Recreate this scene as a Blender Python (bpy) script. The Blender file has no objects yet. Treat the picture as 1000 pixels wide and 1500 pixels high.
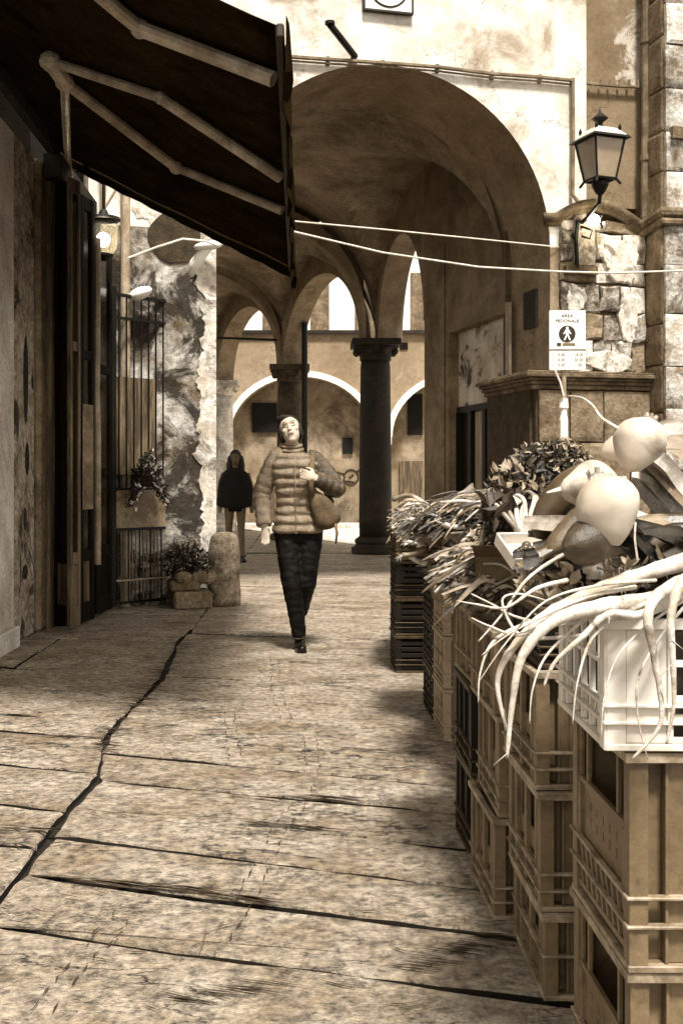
import bpy, math, random
from mathutils import Vector, Matrix, noise
random.seed(7)
PI = math.pi; R = math.radians
sc = bpy.context.scene
# ------------------------------------------------------------------ camera, sky, sun, exposure
EYE = 1.27; FPX = 1600.0; VX, VY = 440.0, 700.0
cam = bpy.data.cameras.new('camera'); camo = bpy.data.objects.new('camera', cam)
sc.collection.objects.link(camo); sc.camera = camo
cam.sensor_fit = 'VERTICAL'; cam.sensor_height = 36; cam.lens = 36 * FPX / 1500
cam.shift_x = (500 - VX) / 1500; cam.shift_y = (VY - 750) / 1500
camo.location = (0, 0, EYE); camo.rotation_euler = (R(90), 0, 0)
cam.clip_start = 0.05; cam.clip_end = 600
SUN_DIR = Vector((0.12, -0.50, 0.95)).normalized()
w = bpy.data.worlds.new('World'); sc.world = w; w.use_nodes = True
nt = w.node_tree; nt.nodes.clear()
sky = nt.nodes.new('ShaderNodeTexSky'); sky.sky_type = 'NISHITA'; sky.sun_disc = False
sky.sun_elevation = math.asin(SUN_DIR.z); sky.sun_rotation = math.atan2(SUN_DIR.x, SUN_DIR.y)
bw = nt.nodes.new('ShaderNodeRGBToBW'); tint = nt.nodes.new('ShaderNodeMix'); tint.data_type = 'RGBA'; tint.blend_type = 'MULTIPLY'
tint.inputs[0].default_value = 1; tint.inputs[7].default_value = (1, .95, .86, 1)
bg = nt.nodes.new('ShaderNodeBackground'); bg.inputs[1].default_value = 0.10
wo = nt.nodes.new('ShaderNodeOutputWorld')
nt.links.new(sky.outputs[0], bw.inputs[0]); nt.links.new(bw.outputs[0], tint.inputs[6])
nt.links.new(tint.outputs[2], bg.inputs[0]); nt.links.new(bg.outputs[0], wo.inputs[0])
sun = bpy.data.lights.new('sun', 'SUN'); sun.energy = 2.4; sun.angle = R(9); sun.color = (1, .97, .93)
suno = bpy.data.objects.new('sun', sun); sc.collection.objects.link(suno)
suno.rotation_euler = SUN_DIR.to_track_quat('Z', 'Y').to_euler(); suno.location = (3, -3, 12)
sc.view_settings.view_transform = 'Standard'; sc.view_settings.look = 'None'
sc.view_settings.gamma = 1; sc.view_settings.use_curve_mapping = False
sc.view_settings.exposure = 1.82
sc.render.engine = 'CYCLES'; sc.cycles.max_bounces = 6

# ------------------------------------------------------------------ helpers
def W(px, py, Z): return Vector(((px - VX) / FPX * Z, Z, EYE - (py - VY) / FPX * Z))
def G(px, py):
    Z = EYE * FPX / (py - VY); return Vector(((px - VX) / FPX * Z, Z, 0))
TH = math.atan2(1.0, 4.34); FO = Vector((-0.07, 11.2, 0)); FU = Vector((math.cos(TH), math.sin(TH), 0)); FN = Vector((-FU.y, FU.x, 0))
def su(px, v=0.0):           # distance along the arcade front at which a sight line meets it
    o = FO + FN * v; t = (px - VX) / FPX
    return (t * o.y - o.x) / (FU.x - t * FU.y)
def fz(px, py, v=0.0):
    s = su(px, v); p = FO + FN * v + FU * s; return EYE - (py - VY) / FPX * p.y
def FP(s, z, v=0.0): q = FO + FU * s + FN * v; return Vector((q.x, q.y, z))
def Fp(px, py, v=0.0): return FP(su(px, v), fz(px, py, v), v)

class MB:
    def __init__(s): s.v = []; s.f = []
    def add(s, vs, fs):
        b = len(s.v); s.v += [Vector(p) for p in vs]; s.f += [tuple(i + b for i in f) for f in fs]
    def hexa(s, p): s.add(p, [(0,3,2,1),(4,5,6,7),(0,1,5,4),(1,2,6,5),(2,3,7,6),(3,0,4,7)])
    def box(s, x0, x1, y0, y1, z0, z1, M=None):
        p = [Vector(q) for q in ((x0,y0,z0),(x1,y0,z0),(x1,y1,z0),(x0,y1,z0),(x0,y0,z1),(x1,y0,z1),(x1,y1,z1),(x0,y1,z1))]
        if M: p = [M @ q for q in p]
        s.hexa(p); return s
    def fbox(s, u0, u1, v0, v1, z0, z1):   # box in the arcade front's frame
        s.hexa([FP(u0,z0,v0),FP(u1,z0,v0),FP(u1,z0,v1),FP(u0,z0,v1),FP(u0,z1,v0),FP(u1,z1,v0),FP(u1,z1,v1),FP(u0,z1,v1)]); return s
    def wallseg(s, a, b, z0, z1, t):       # wall from a to b, thickness t to the left of a->b
        a = Vector((a[0],a[1],0)); b = Vector((b[0],b[1],0)); d = (b-a).normalized(); n = Vector((-d.y, d.x, 0))*t
        q = [a, b, b+n, a+n]; s.hexa([Vector((p.x,p.y,z0)) for p in q]+[Vector((p.x,p.y,z1)) for p in q]); return s
    def loft(s, rings, cap=True, closed=True):
        b = len(s.v); n = len(rings[0])
        for r in rings: s.v += [Vector(p) for p in r]
        for i in range(len(rings)-1):
            for j in range(n if closed else n-1):
                k = (j+1) % n; s.f.append((b+i*n+j, b+i*n+k, b+(i+1)*n+k, b+(i+1)*n+j))
        if cap: s.f.append(tuple(b+j for j in reversed(range(n)))); s.f.append(tuple(b+(len(rings)-1)*n+j for j in range(n)))
        return s
    def tube(s, pts, r, n=6, flat=1.0, up=None):
        pts = [Vector(p) for p in pts]; m = len(pts)
        if not isinstance(r, (list, tuple)): r = [r]*m
        rings = []; prev = None
        for i, p in enumerate(pts):
            d = (pts[min(i+1,m-1)] - pts[max(i-1,0)])
            if d.length < 1e-9: d = Vector((0,0,1))
            d.normalize()
            a = prev if prev is not None else (Vector(up) if up else (Vector((0,0,1)) if abs(d.z) < .9 else Vector((1,0,0))))
            x = (a - d*a.dot(d))
            if x.length < 1e-6: x = d.orthogonal()
            x.normalize(); y = d.cross(x); prev = x
            rings.append([p + x*math.cos(2*PI*k/n)*r[i]*flat + y*math.sin(2*PI*k/n)*r[i] for k in range(n)])
        return s.loft(rings)
    def lathe(s, prof, c=(0,0,0), n=20, M=None):
        c = Vector(c); rings = [[Vector((c.x+r*math.cos(2*PI*k/n), c.y+r*math.sin(2*PI*k/n), c.z+z)) for k in range(n)] for r, z in prof]
        if M: rings = [[M @ p for p in g] for g in rings]
        return s.loft(rings)
    def ell(s, c, rx, ry, rz, n=12, m=8, M=None):
        c = Vector(c); rings = []
        for i in range(m+1):
            a = -PI/2 + PI*(i+.0)/m; a = max(-PI/2+.08, min(PI/2-.08, a))
            rings.append([Vector((rx*math.cos(a)*math.cos(2*PI*k/n), ry*math.cos(a)*math.sin(2*PI*k/n), rz*math.sin(a))) for k in range(n)])
        if M: rings = [[M @ p for p in g] for g in rings]
        rings = [[c+p for p in g] for g in rings]
        return s.loft(rings)
    def build(s, name, mat, parent=None, smooth=False, bevel=0, origin=None, fix=True):
        me = bpy.data.meshes.new(name)
        inv = None
        if parent is not None: inv = ROOTM.get(parent.name, Matrix()).inverted()
        elif origin is not None: inv = Matrix.Translation(Vector(origin)).inverted()
        vs = [inv @ p for p in s.v] if inv else s.v
        me.from_pydata([tuple(p) for p in vs], [], s.f); me.materials.append(mat)
        if fix:
            import bmesh
            bm = bmesh.new(); bm.from_mesh(me); bmesh.ops.recalc_face_normals(bm, faces=bm.faces); bm.to_mesh(me); bm.free()
        if smooth: me.polygons.foreach_set('use_smooth', [True]*len(me.polygons))
        o = bpy.data.objects.new(name, me); sc.collection.objects.link(o)
        if parent is not None:
            o.parent = parent; ROOTM[o.name] = ROOTM.get(parent.name, Matrix())
        elif origin is not None:
            o.location = origin; ROOTM[o.name] = Matrix.Translation(Vector(origin))
        if bevel:
            m = o.modifiers.new('bevel', 'BEVEL'); m.width = bevel; m.segments = 1; m.limit_method = 'ANGLE'
        return o
ROOTM = {}
def tag(o, label=None, cat=None, group=None, kind=None):
    if label: o['label'] = label
    if cat: o['category'] = cat
    if group: o['group'] = group
    if kind: o['kind'] = kind
    return o
def thing(name, label, cat, loc=(0,0,0), rz=0, group=None):
    o = bpy.data.objects.new(name, None); sc.collection.objects.link(o); o.empty_display_size = .2
    o.location = loc; o.rotation_euler = (0,0,rz); ROOTM[o.name] = Matrix.Translation(Vector(loc)) @ Matrix.Rotation(rz, 4, 'Z')
    return tag(o, label, cat, group)
def dup(root, loc, rz, label, group=None):
    r = root.copy(); sc.collection.objects.link(r); r.location = loc; r.rotation_euler = (0,0,rz); r['label'] = label
    if group: r['group'] = group
    def rec(src, dst):
        for ch in list(src.children):
            c = ch.copy(); sc.collection.objects.link(c); c.parent = dst; rec(ch, c)
    rec(root, r); return r

# ------------------------------------------------------------------ materials (toned in warm browns like everything in the place as photographed)
def T(v):                                    # warm brown tone of reflectance v
    v = min(.84, v*(v/.4)**.25); k = min(1, max(0, v/.7)); r = v*(1.22-.20*k)
    return (r, r*(.62+.33*k), r*(.235+.62*k), 1)
def mat(name, a, b, scale=6, stain=None, stain_scale=1.5, stain_amt=.5, bump=.3, bscale=None, rough=.85, stretch=(1,1,1), spec=.3, metal=0, fine=.5, pos=.5, width=.12, crack=None):
    m = bpy.data.materials.new(name); m.use_nodes = True; t = m.node_tree; N = t.nodes; L = t.links
    bs = N['Principled BSDF']; bs.inputs['Roughness'].default_value = rough; bs.inputs['Specular IOR Level'].default_value = spec; bs.inputs['Metallic'].default_value = metal
    tc = N.new('ShaderNodeTexCoord'); mp = N.new('ShaderNodeMapping'); mp.inputs['Scale'].default_value = stretch
    oi = N.new('ShaderNodeObjectInfo'); ad = N.new('ShaderNodeVectorMath'); ad.operation = 'ADD'
    sm = N.new('ShaderNodeVectorMath'); sm.operation = 'SCALE'; sm.inputs[3].default_value = 3.7
    cb = N.new('ShaderNodeCombineXYZ'); L.new(oi.outputs['Random'], cb.inputs[0]); L.new(oi.outputs['Random'], cb.inputs[2]); L.new(cb.outputs[0], sm.inputs[0])
    L.new(tc.outputs['Object'], ad.inputs[0]); L.new(sm.outputs[0], ad.inputs[1]); L.new(ad.outputs[0], mp.inputs[0])
    n1 = N.new('ShaderNodeTexNoise'); n1.inputs['Scale'].default_value = scale; n1.inputs['Detail'].default_value = 9; n1.inputs['Roughness'].default_value = .65
    L.new(mp.outputs[0], n1.inputs[0])
    r1 = N.new('ShaderNodeValToRGB'); r1.color_ramp.elements[0].position = .33; r1.color_ramp.elements[1].position = .68
    r1.color_ramp.elements[0].color = T(a); r1.color_ramp.elements[1].color = T(b); L.new(n1.outputs[0], r1.inputs[0])
    col = r1.outputs[0]
    if stain is not None:
        n2 = N.new('ShaderNodeTexNoise'); n2.inputs['Scale'].default_value = stain_scale; n2.inputs['Detail'].default_value = 10; n2.inputs['Roughness'].default_value = .7; n2.inputs['Distortion'].default_value = .6
        L.new(mp.outputs[0], n2.inputs[0])
        r2 = N.new('ShaderNodeValToRGB'); r2.color_ramp.elements[0].position = pos-width/2; r2.color_ramp.elements[1].position = pos+width/2
        r2.color_ramp.elements[0].color = (0,0,0,1); r2.color_ramp.elements[1].color = (stain_amt,)*3+(1,); L.new(n2.outputs[0], r2.inputs[0])
        mx = N.new('ShaderNodeMix'); mx.data_type = 'RGBA'; L.new(r2.outputs[0], mx.inputs[0]); L.new(col, mx.inputs[6]); mx.inputs[7].default_value = T(stain); col = mx.outputs[2]
    n3 = N.new('ShaderNodeTexNoise'); n3.inputs['Scale'].default_value = (bscale or scale*6); n3.inputs['Detail'].default_value = 6; n3.inputs['Roughness'].default_value = .75
    L.new(mp.outputs[0], n3.inputs[0])
    if fine:
        r3 = N.new('ShaderNodeMapRange'); r3.inputs[1].default_value = .35; r3.inputs[2].default_value = .65; r3.inputs[3].default_value = 1-fine*.6; r3.inputs[4].default_value = 1+fine*.3
        L.new(n3.outputs[0], r3.inputs[0])
        m2 = N.new('ShaderNodeVectorMath'); m2.operation = 'SCALE'; L.new(col, m2.inputs[0]); L.new(r3.outputs[0], m2.inputs[3]); col = m2.outputs[0]
    for cs, cw, ca, cst in (crack or []):
        mq = N.new('ShaderNodeMapping'); mq.inputs['Scale'].default_value = cst; L.new(ad.outputs[0], mq.inputs[0])
        n5 = N.new('ShaderNodeTexNoise'); n5.inputs['Scale'].default_value = cs; n5.inputs['Detail'].default_value = 7; n5.inputs['Roughness'].default_value = .62; L.new(mq.outputs[0], n5.inputs[0])
        s5 = N.new('ShaderNodeMath'); s5.operation = 'SUBTRACT'; s5.inputs[1].default_value = .5; L.new(n5.outputs[0], s5.inputs[0])
        b5 = N.new('ShaderNodeMath'); b5.operation = 'ABSOLUTE'; L.new(s5.outputs[0], b5.inputs[0])
        n6 = N.new('ShaderNodeTexNoise'); n6.inputs['Scale'].default_value = cs*.8; n6.inputs['Detail'].default_value = 3; L.new(ad.outputs[0], n6.inputs[0])
        g6 = N.new('ShaderNodeMapRange'); g6.inputs[1].default_value = .42; g6.inputs[2].default_value = .60; g6.inputs[3].default_value = cw*.05; g6.inputs[4].default_value = cw; L.new(n6.outputs[0], g6.inputs[0])
        d5 = N.new('ShaderNodeMath'); d5.operation = 'DIVIDE'; L.new(b5.outputs[0], d5.inputs[0]); L.new(g6.outputs[0], d5.inputs[1])
        r5 = N.new('ShaderNodeMapRange'); r5.inputs[1].default_value = .3; r5.inputs[2].default_value = 1; r5.inputs[3].default_value = 1-ca; r5.inputs[4].default_value = 1; L.new(d5.outputs[0], r5.inputs[0])
        m5 = N.new('ShaderNodeVectorMath'); m5.operation = 'SCALE'; L.new(col, m5.inputs[0]); L.new(r5.outputs[0], m5.inputs[3]); col = m5.outputs[0]
    L.new(col, bs.inputs['Base Color'])
    if bump:
        bp = N.new('ShaderNodeBump'); bp.inputs['Strength'].default_value = min(1, bump); bp.inputs['Distance'].default_value = .02 * max(1, bump)
        a2 = N.new('ShaderNodeMath'); a2.operation = 'ADD'; L.new(n1.outputs[0], a2.inputs[0]); L.new(n3.outputs[0], a2.inputs[1])
        L.new(a2.outputs[0], bp.inputs['Height']); L.new(bp.outputs[0], bs.inputs['Normal'])
    return m
M = {}
M['slab'] = mat('worn_stone', .24, .45, 3.5, .10, 5, .6, 1.5, 26, .55, fine=1.3, pos=.63, width=.07, spec=.45, crack=[(1.6,.012,.85,(.5,1.6,1)),(4.5,.014,.6,(.6,1.8,1))])
M['dirt'] = mat('joint_dirt', .012, .03, 9, bump=.5)
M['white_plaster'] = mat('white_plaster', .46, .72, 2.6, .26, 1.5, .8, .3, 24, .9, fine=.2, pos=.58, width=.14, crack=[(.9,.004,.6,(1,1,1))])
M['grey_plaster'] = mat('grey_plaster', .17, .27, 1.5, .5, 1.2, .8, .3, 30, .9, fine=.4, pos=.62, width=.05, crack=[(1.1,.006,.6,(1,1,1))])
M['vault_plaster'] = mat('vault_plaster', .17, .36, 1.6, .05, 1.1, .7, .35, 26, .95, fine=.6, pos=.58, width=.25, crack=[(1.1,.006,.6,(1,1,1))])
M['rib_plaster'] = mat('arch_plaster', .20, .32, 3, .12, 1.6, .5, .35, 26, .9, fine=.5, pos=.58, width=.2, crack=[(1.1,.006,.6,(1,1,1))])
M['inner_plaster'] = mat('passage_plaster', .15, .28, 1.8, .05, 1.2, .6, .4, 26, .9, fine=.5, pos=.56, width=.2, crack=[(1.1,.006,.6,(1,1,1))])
M['peeling'] = mat('peeling_plaster', .14, .60, 3.2, .035, 2.1, .95, 1.0, 14, .9, fine=.9, pos=.51, width=.08)
M['peel_pale'] = mat('peel_pale_plaster', .42, .78, 4, .12, 4, .8, .8, 18, .9, fine=.5, pos=.56, width=.1)
M['pier_stone'] = mat('pier_stone', .22, .62, 5, .08, 3.2, .75, 1.0, 26, .9, fine=.9, pos=.55, width=.12)
M['rubble'] = mat('rubble_stone', .10, .50, 9, .04, 5, .8, 1.6, 20, .9, fine=1.0, pos=.54, width=.1)
M['base_stone'] = mat('base_stone', .16, .32, 4, .08, 3, .6, .9, 26, .9, fine=.8, pos=.56, width=.15)
M['pale_stone'] = mat('pale_stone', .38, .75, 5, .14, 3.2, .7, .9, 26, .9, fine=.7, pos=.56, width=.12)
M['moulding'] = mat('moulding_stone', .12, .26, 7, .04, 4, .6, .8, 30, .9, fine=.7)
M['mortar'] = mat('mortar', .04, .10, 9, bump=.8)
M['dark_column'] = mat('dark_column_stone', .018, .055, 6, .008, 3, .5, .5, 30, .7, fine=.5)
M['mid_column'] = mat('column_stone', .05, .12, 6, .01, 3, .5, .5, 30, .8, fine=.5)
M['lit_column'] = mat('lit_column_stone', .45, .7, 6, .1, 3, .5, .4, 30, .8, fine=.5)  # paler copy of the column stone, stands for light on the third column
M['far_wall'] = mat('far_ochre_plaster', .20, .33, .8, .50, .5, .6, .2, 8, .95, fine=.3, pos=.6, width=.1, crack=[(1.1,.006,.6,(1,1,1))])
M['far_recess'] = mat('far_recess_plaster', .14, .36, .9, .05, .9, .7, .2, 8, .95, fine=.3, pos=.56, width=.12, crack=[(1.1,.006,.6,(1,1,1))])
M['far_white'] = mat('far_white_plaster', .6, .82, .8, bump=.1, fine=.1)
M['far_trim'] = mat('far_pale_trim', .55, .75, 2, bump=.1, fine=.2)
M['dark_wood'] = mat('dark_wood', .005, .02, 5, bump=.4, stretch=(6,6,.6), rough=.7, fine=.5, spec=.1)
M['mid_wood'] = mat('brown_painted_wood', .12, .24, 4, .02, 2.5, .7, .4, 26, .6, stretch=(5,5,.5), fine=.5)
M['shop_plaster'] = mat('shop_pillar_plaster', .48, .66, 2.4, .16, 1.6, .6, .3, 40, .9, fine=.5, pos=.58, width=.2)
M['shop_wall'] = mat('shop_worn_wall', .20, .50, 5, .03, 2.2, .9, .8, 20, .9, fine=.7, pos=.56, width=.08)
M['jamb'] = mat('jamb_plaster', .16, .30, 4, .05, 2.6, .6, .5, 30, .9, fine=.5, pos=.58, width=.15)
M['shop_dark'] = mat('shop_dark_wall', .012, .045, 3, bump=.6, fine=.5)  # mottled dark tone for the shop wall, lintel, groove and hole discs
M['black_iron'] = mat('black_iron', .006, .016, 12, bump=.2, rough=.5, spec=.2)
M['worn_metal'] = mat('worn_grey_metal', .16, .30, 8, .07, 4, .6, .2, 40, .5, fine=.4)
M['pale_pipe'] = mat('pale_pipe', .26, .42, 6, .14, 3, .5, .2, 30, .55, fine=.3)
M['awning'] = mat('awning_cloth', .016, .045, 3, bump=.35, bscale=60, rough=1, fine=.5, spec=.0)
M['awning_edge'] = mat('awning_rail', .02, .06, 9, bump=.2, rough=.5)
M['arm'] = mat('awning_arm_paint', .32, .5, 9, .08, 4, .4, .15, 40, .45, fine=.3)
M['wire'] = mat('pale_cable', .45, .6, 9, bump=0, fine=0, rough=.6)
M['white_paint'] = mat('white_sign_paint', .8, .85, 5, bump=0, fine=.05, rough=.5)
M['print'] = mat('dark_print', .03, .045, 9, bump=0, fine=0, rough=.6)
M['print_pale'] = mat('faded_print', .16, .2, 9, bump=0, fine=0, rough=.6)
M['lamp_glass'] = mat('frosted_lamp_glass', .24, .34, 4, bump=.05, rough=.25, spec=.6, fine=.1)
M['copper'] = mat('lantern_roof_metal', .42, .6, 9, bump=.1, rough=.4, fine=.2)
M['crate'] = mat('brown_crate_plastic', .14, .20, 3, .06, 7, .5, .15, 50, .5, fine=.4, spec=.4, pos=.56)
M['crate_rim'] = mat('lit_crate_rim', .20, .38, 20, .08, 9, .6, .15, 60, .45, fine=.3, spec=.4)  # paler copy of the crate plastic, standing for light along the rims
M['crate_light'] = mat('tan_crate_plastic', .24, .33, 6, .10, 5, .45, .12, 60, .5, fine=.25, spec=.45, pos=.62)
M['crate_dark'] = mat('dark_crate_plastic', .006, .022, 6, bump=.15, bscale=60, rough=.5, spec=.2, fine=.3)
M['crate_dark_rim'] = mat('dark_crate_rim', .03, .10, 12, bump=.15, bscale=60, rough=.5, spec=.2, fine=.3)  # paler than the dark plastic, again for light along the rims
M['crate_white'] = mat('white_crate_plastic', .50, .66, 6, .18, 9, .6, .08, 60, .45, fine=.12, spec=.45, pos=.68, width=.08)
M['turnip'] = mat('turnip_skin', .34, .52, 4, .12, 8, .75, .06, 40, .38, fine=.12, spec=.5, pos=.64)
M['beet'] = mat('dark_root_skin', .05, .14, 6, .02, 5, .6, .3, 30, .45, fine=.4, spec=.5)
M['root'] = mat('pale_root_skin', .36, .62, 14, .09, 12, .75, .35, 50, .55, stretch=(1,1,1), fine=.35, pos=.60, width=.1)
M['leaf'] = mat('leaf', .016, .06, 8, bump=.3, bscale=40, rough=.5, fine=.4, spec=.5)
M['leaf_pale'] = mat('pale_leaf', .16, .38, 8, bump=.3, bscale=40, rough=.5, fine=.4, spec=.5)
M['leek'] = mat('leek_stalk', .34, .62, 5, .10, 3, .7, .2, 30, .4, stretch=(1,1,1), fine=.4, spec=.5)
M['squash'] = mat('dark_squash_skin', .05, .12, 6, bump=.15, rough=.35, spec=.5, fine=.3)
M['card'] = mat('cardboard', .07, .15, 8, .07, 4, .5, .2, 40, .8, fine=.3)
M['puffer'] = mat('quilted_jacket_satin', .14, .27, 16, bump=.8, bscale=50, rough=.2, spec=.9, fine=.35)
M['puffer_shaded'] = mat('jacket_shaded_satin', .05, .11, 16, bump=.7, bscale=50, rough=.24, spec=.6, fine=.35)  # darker copy of the jacket satin, standing for shade on one sleeve
M['trousers'] = mat('dark_trousers', .004, .012, 8, bump=.5, bscale=30, rough=.6, fine=.4, spec=.15)
M['skin'] = mat('skin', .36, .46, 9, bump=.05, rough=.45, fine=.1)
M['skin_dark'] = mat('darker_skin', .10, .15, 9, bump=.05, rough=.6, fine=.1)  # darker skin tone for the far figure's whole body
M['hair'] = mat('dark_hair', .012, .04, 30, bump=.5, rough=.5, stretch=(4,4,1), fine=.5)
M['black_cloth'] = mat('black_cloth', .006, .014, 8, bump=.3, rough=.9, fine=.3)
M['shoe'] = mat('dark_shoe_leather', .008, .02, 8, bump=.1, rough=.3, fine=.3)
M['bag'] = mat('canvas_bag', .09, .18, 9, .06, 5, .5, .3, 50, .8, fine=.4)
M['mural'] = mat('painted_panel', .30, .55, 2.2, .04, 2.0, .95, .05, 20, .8, fine=.3, pos=.57, width=.06)
M['curtain'] = mat('pale_curtain', .14, .42, 4, bump=.3, stretch=(8,8,.5), fine=.3)
M['glass_dark'] = mat('dark_glass', .012, .03, 3, bump=.03, rough=.15, spec=.35, fine=.1)
M['mid_wood2'] = mat('dark_patch_tone', .03, .09, 7, bump=.7, fine=.8)
M['scratch'] = mat('groove_dirt', .035, .07, 9, bump=.4)
M['terracotta'] = mat('dark_pot', .03, .07, 8, bump=.3)
def emit(name, s):
    m = bpy.data.materials.new(name); m.use_nodes = True; b = m.node_tree.nodes['Principled BSDF']
    b.inputs['Base Color'].default_value = (.9,.85,.7,1); b.inputs['Emission Color'].default_value = (1,.9,.68,1); b.inputs['Emission Strength'].default_value = s; return m
M['bulb'] = emit('lit_bulb', 16)
g = bpy.data.materials.new('clear_glass'); g.use_nodes = True; b_ = g.node_tree.nodes['Principled BSDF']
b_.inputs['Transmission Weight'].default_value = .95; b_.inputs['Roughness'].default_value = .12; b_.inputs['Base Color'].default_value = (.9,.85,.75,1); b_.inputs['IOR'].default_value = 1.1; M['glass'] = g

# ================================================================== THE GROUND
MB().add([(-80,-30,-.05),(80,-30,-.05),(80,200,-.05),(-80,200,-.05)], [(0,1,2,3)])
gb = MB(); gb.add([(-80,-30,-.034),(80,-30,-.034),(80,200,-.034),(-80,200,-.034)], [(0,1,2,3)])
ground = tag(gb.build('ground', M['dirt']), kind='structure')
street = bpy.data.objects.new('street_paving', None); sc.collection.objects.link(street); street['kind'] = 'structure'; ROOTM[street.name] = Matrix()
SL = -.33
def slab(c, gaps):           # c: four corners (x, y) counter-clockwise, one joint width per side
    c = [Vector((p[0], p[1], 0)) for p in c]; cen = sum(c, Vector())/4
    out = []
    for i in range(4):
        gap = gaps[i]; a, b = c[i], c[(i+1)%4]; L = (b-a).length; n = max(3, min(30, int(L/.07))); d = (b-a)/L; nn = Vector((-d.y, d.x, 0))
        for k in range(n):
            q = a + (b-a)*k/n
            m = noise.noise(Vector((q.x*1.7, q.y*1.7, 3+i))); f = max(.4, .8+1.3*m)
            q = q + nn*(gap*f + abs(random.gauss(0, .0035)) + gap*.25*noise.noise(Vector((q.x*14, q.y*14, i))))
            if k == 0: q = a + (cen-a).normalized()*(gap*.8+.008)
            out.append(q)
    tx, ty = random.gauss(0,.004), random.gauss(0,.004); dz = random.uniform(-.005, .004)
    def h(p, s=0): return Vector((p.x, p.y, dz + (p.x-cen.x)*tx + (p.y-cen.y)*ty + s))
    top = [h(p + (cen-p).normalized()*random.uniform(.004,.014)) for p in out]
    rim = [h(p, -random.uniform(.004,.010)) for p in out]; bot = [Vector((p.x, p.y, -.05)) for p in out]
    n = len(out); mb = MB()
    mb.add(bot+rim+top+[h(cen)], [(j, (j+1)%n, n+(j+1)%n, n+j) for j in range(n)] + [(n+j, n+(j+1)%n, 2*n+(j+1)%n, 2*n+j) for j in range(n)] + [(2*n+j, 2*n+(j+1)%n, 3*n) for j in range(n)])
    o = mb.build('paving_slab', M['slab'], street, fix=False); o.data.materials.append(M['dirt'])
    for i_, p_ in enumerate(o.data.polygons): p_.material_index = 1 if i_ < n else 0
    return o
rowsR = [1.2,1.75,2.3,2.84,3.2,3.56,3.93,4.33,4.72,5.1,5.65,6.2,6.75,7.4,8.0,8.7,9.4,10.2,11.0,11.9,12.8,13.8,14.9,16,17.2,18.4,19.6,21,22.5,24,26,28.6]
rowsL = [1.0,1.6,2.25,2.86,3.42,3.9,4.4,5.0,5.45,6.1,6.7,7.5,8.2,9.0,9.9,10.9,12,13,14.2,15.5,17,18.5,20,22,24,26,28.6]
def joint_x(y): return -.915 + .035*math.sin(y*2.1) + (.05 if 4.2 < y < 4.6 else 0)
def rowpt(x, y0): f = 1 if y0 < 6 else max(0, 1-(y0-6)/8); return (x, y0 + SL*f*x + .03*math.sin(x*3+y0*5))
def row(y0, y1, xs, g0, g1, gs, gl=None, gr=None):
    for i in range(len(xs)-1):
        a, b = xs[i], xs[i+1]
        slab([rowpt(a(y0) if callable(a) else a, y0), rowpt(b(y0) if callable(b) else b, y0), rowpt(b(y1) if callable(b) else b, y1), rowpt(a(y1) if callable(a) else a, y1)], [g0, (gr if (gr and i == len(xs)-2) else gs), g1, (gl if (gl and i == 0) else gs)])
gR = {2.84:.016, 3.2:.020, 3.56:.008, 3.93:.018, 4.33:.018, 4.72:.008, 5.1:.012, 6.2:.010, 7.4:.010, 8.7:.016, 10.2:.02}
gL = {2.86:.014, 3.42:.020, 3.9:.014, 4.4:.008, 5.0:.016, 5.45:.014, 6.7:.014, 9.9:.016}
for i in range(len(rowsR)-1):
    y0, y1 = rowsR[i], rowsR[i+1]
    xs = [joint_x if y0 < 8.6 else -.9]
    if y0 < 8.6: xs += [2.0]
    else: xs += [random.uniform(1.3,2), 3.6] + ([5.5] if y0 > 14 else [])
    row(y0, y1, xs, gR.get(y0, .004), gR.get(y1, .004), .004, gl=.016 if y0 < 8.6 else None)
for i in range(len(rowsL)-1):
    y0, y1 = rowsL[i], rowsL[i+1]
    xs = [-3.6, random.uniform(-2.3,-1.9), joint_x if y0 < 8.6 else -.9] if y0 < 13 else [-6.5, -4, -.9]
    row(y0, y1, xs, gL.get(y0, .004), gL.get(y1, .004), .004, gr=.016 if y0 < 8.6 else None)
# chiselled wheel grooves: pairs of short worn dashes
gm = MB()
def groove(pts, off=.0):
    P = [G(*p) for p in pts]
    for side in (-.028, .028):
        for i in range(len(P)-1):
            a, b = P[i], P[i+1]; d = b-a; L = d.length; d.normalize(); n = Vector((-d.y, d.x, 0)); t = 0
            while t < L:
                l = random.uniform(.03,.09)
                if random.random() < .8:
                    p = a+d*t+n*(side+random.gauss(0,.004)); q = p+d*min(l, L-t)+n*random.gauss(0,.004); wd = n*random.uniform(.0015,.004); z = Vector((0,0,.0075))
                    m = (p+q)/2+n*random.gauss(0,.004)
                    gm.add([p+z, m-wd+z, q+z, m+wd+z], [(0,1,2,3)])
                t += l+.012
groove([(60,1490),(105,1430),(150,1378),(205,1320)]); groove([(300,1400),(352,1335),(385,1270),(410,1215),(440,1178)])
groove([(452,1160),(458,1110),(452,1080)]); groove([(420,1055),(405,1015),(402,965)]); groove([(345,1110),(338,1060),(335,1030)])
for k in range(90):
    y = random.choice([random.uniform(750+230,1500), random.uniform(820,1500)]); p = G(random.uniform(0,640), y)
    if p.y > 12: continue
    l = random.uniform(.015,.08); a = random.gauss(-.3,.5); d = Vector((math.cos(a), math.sin(a), 0))*l; n = Vector((-d.y,d.x,0)).normalized()*random.uniform(.001,.005); z = Vector((0,0,.0078))
    gm.add([p-d+z, p+n*random.random()+z, p+d+z, p-n+z], [(0,3,2,1)])
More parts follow.
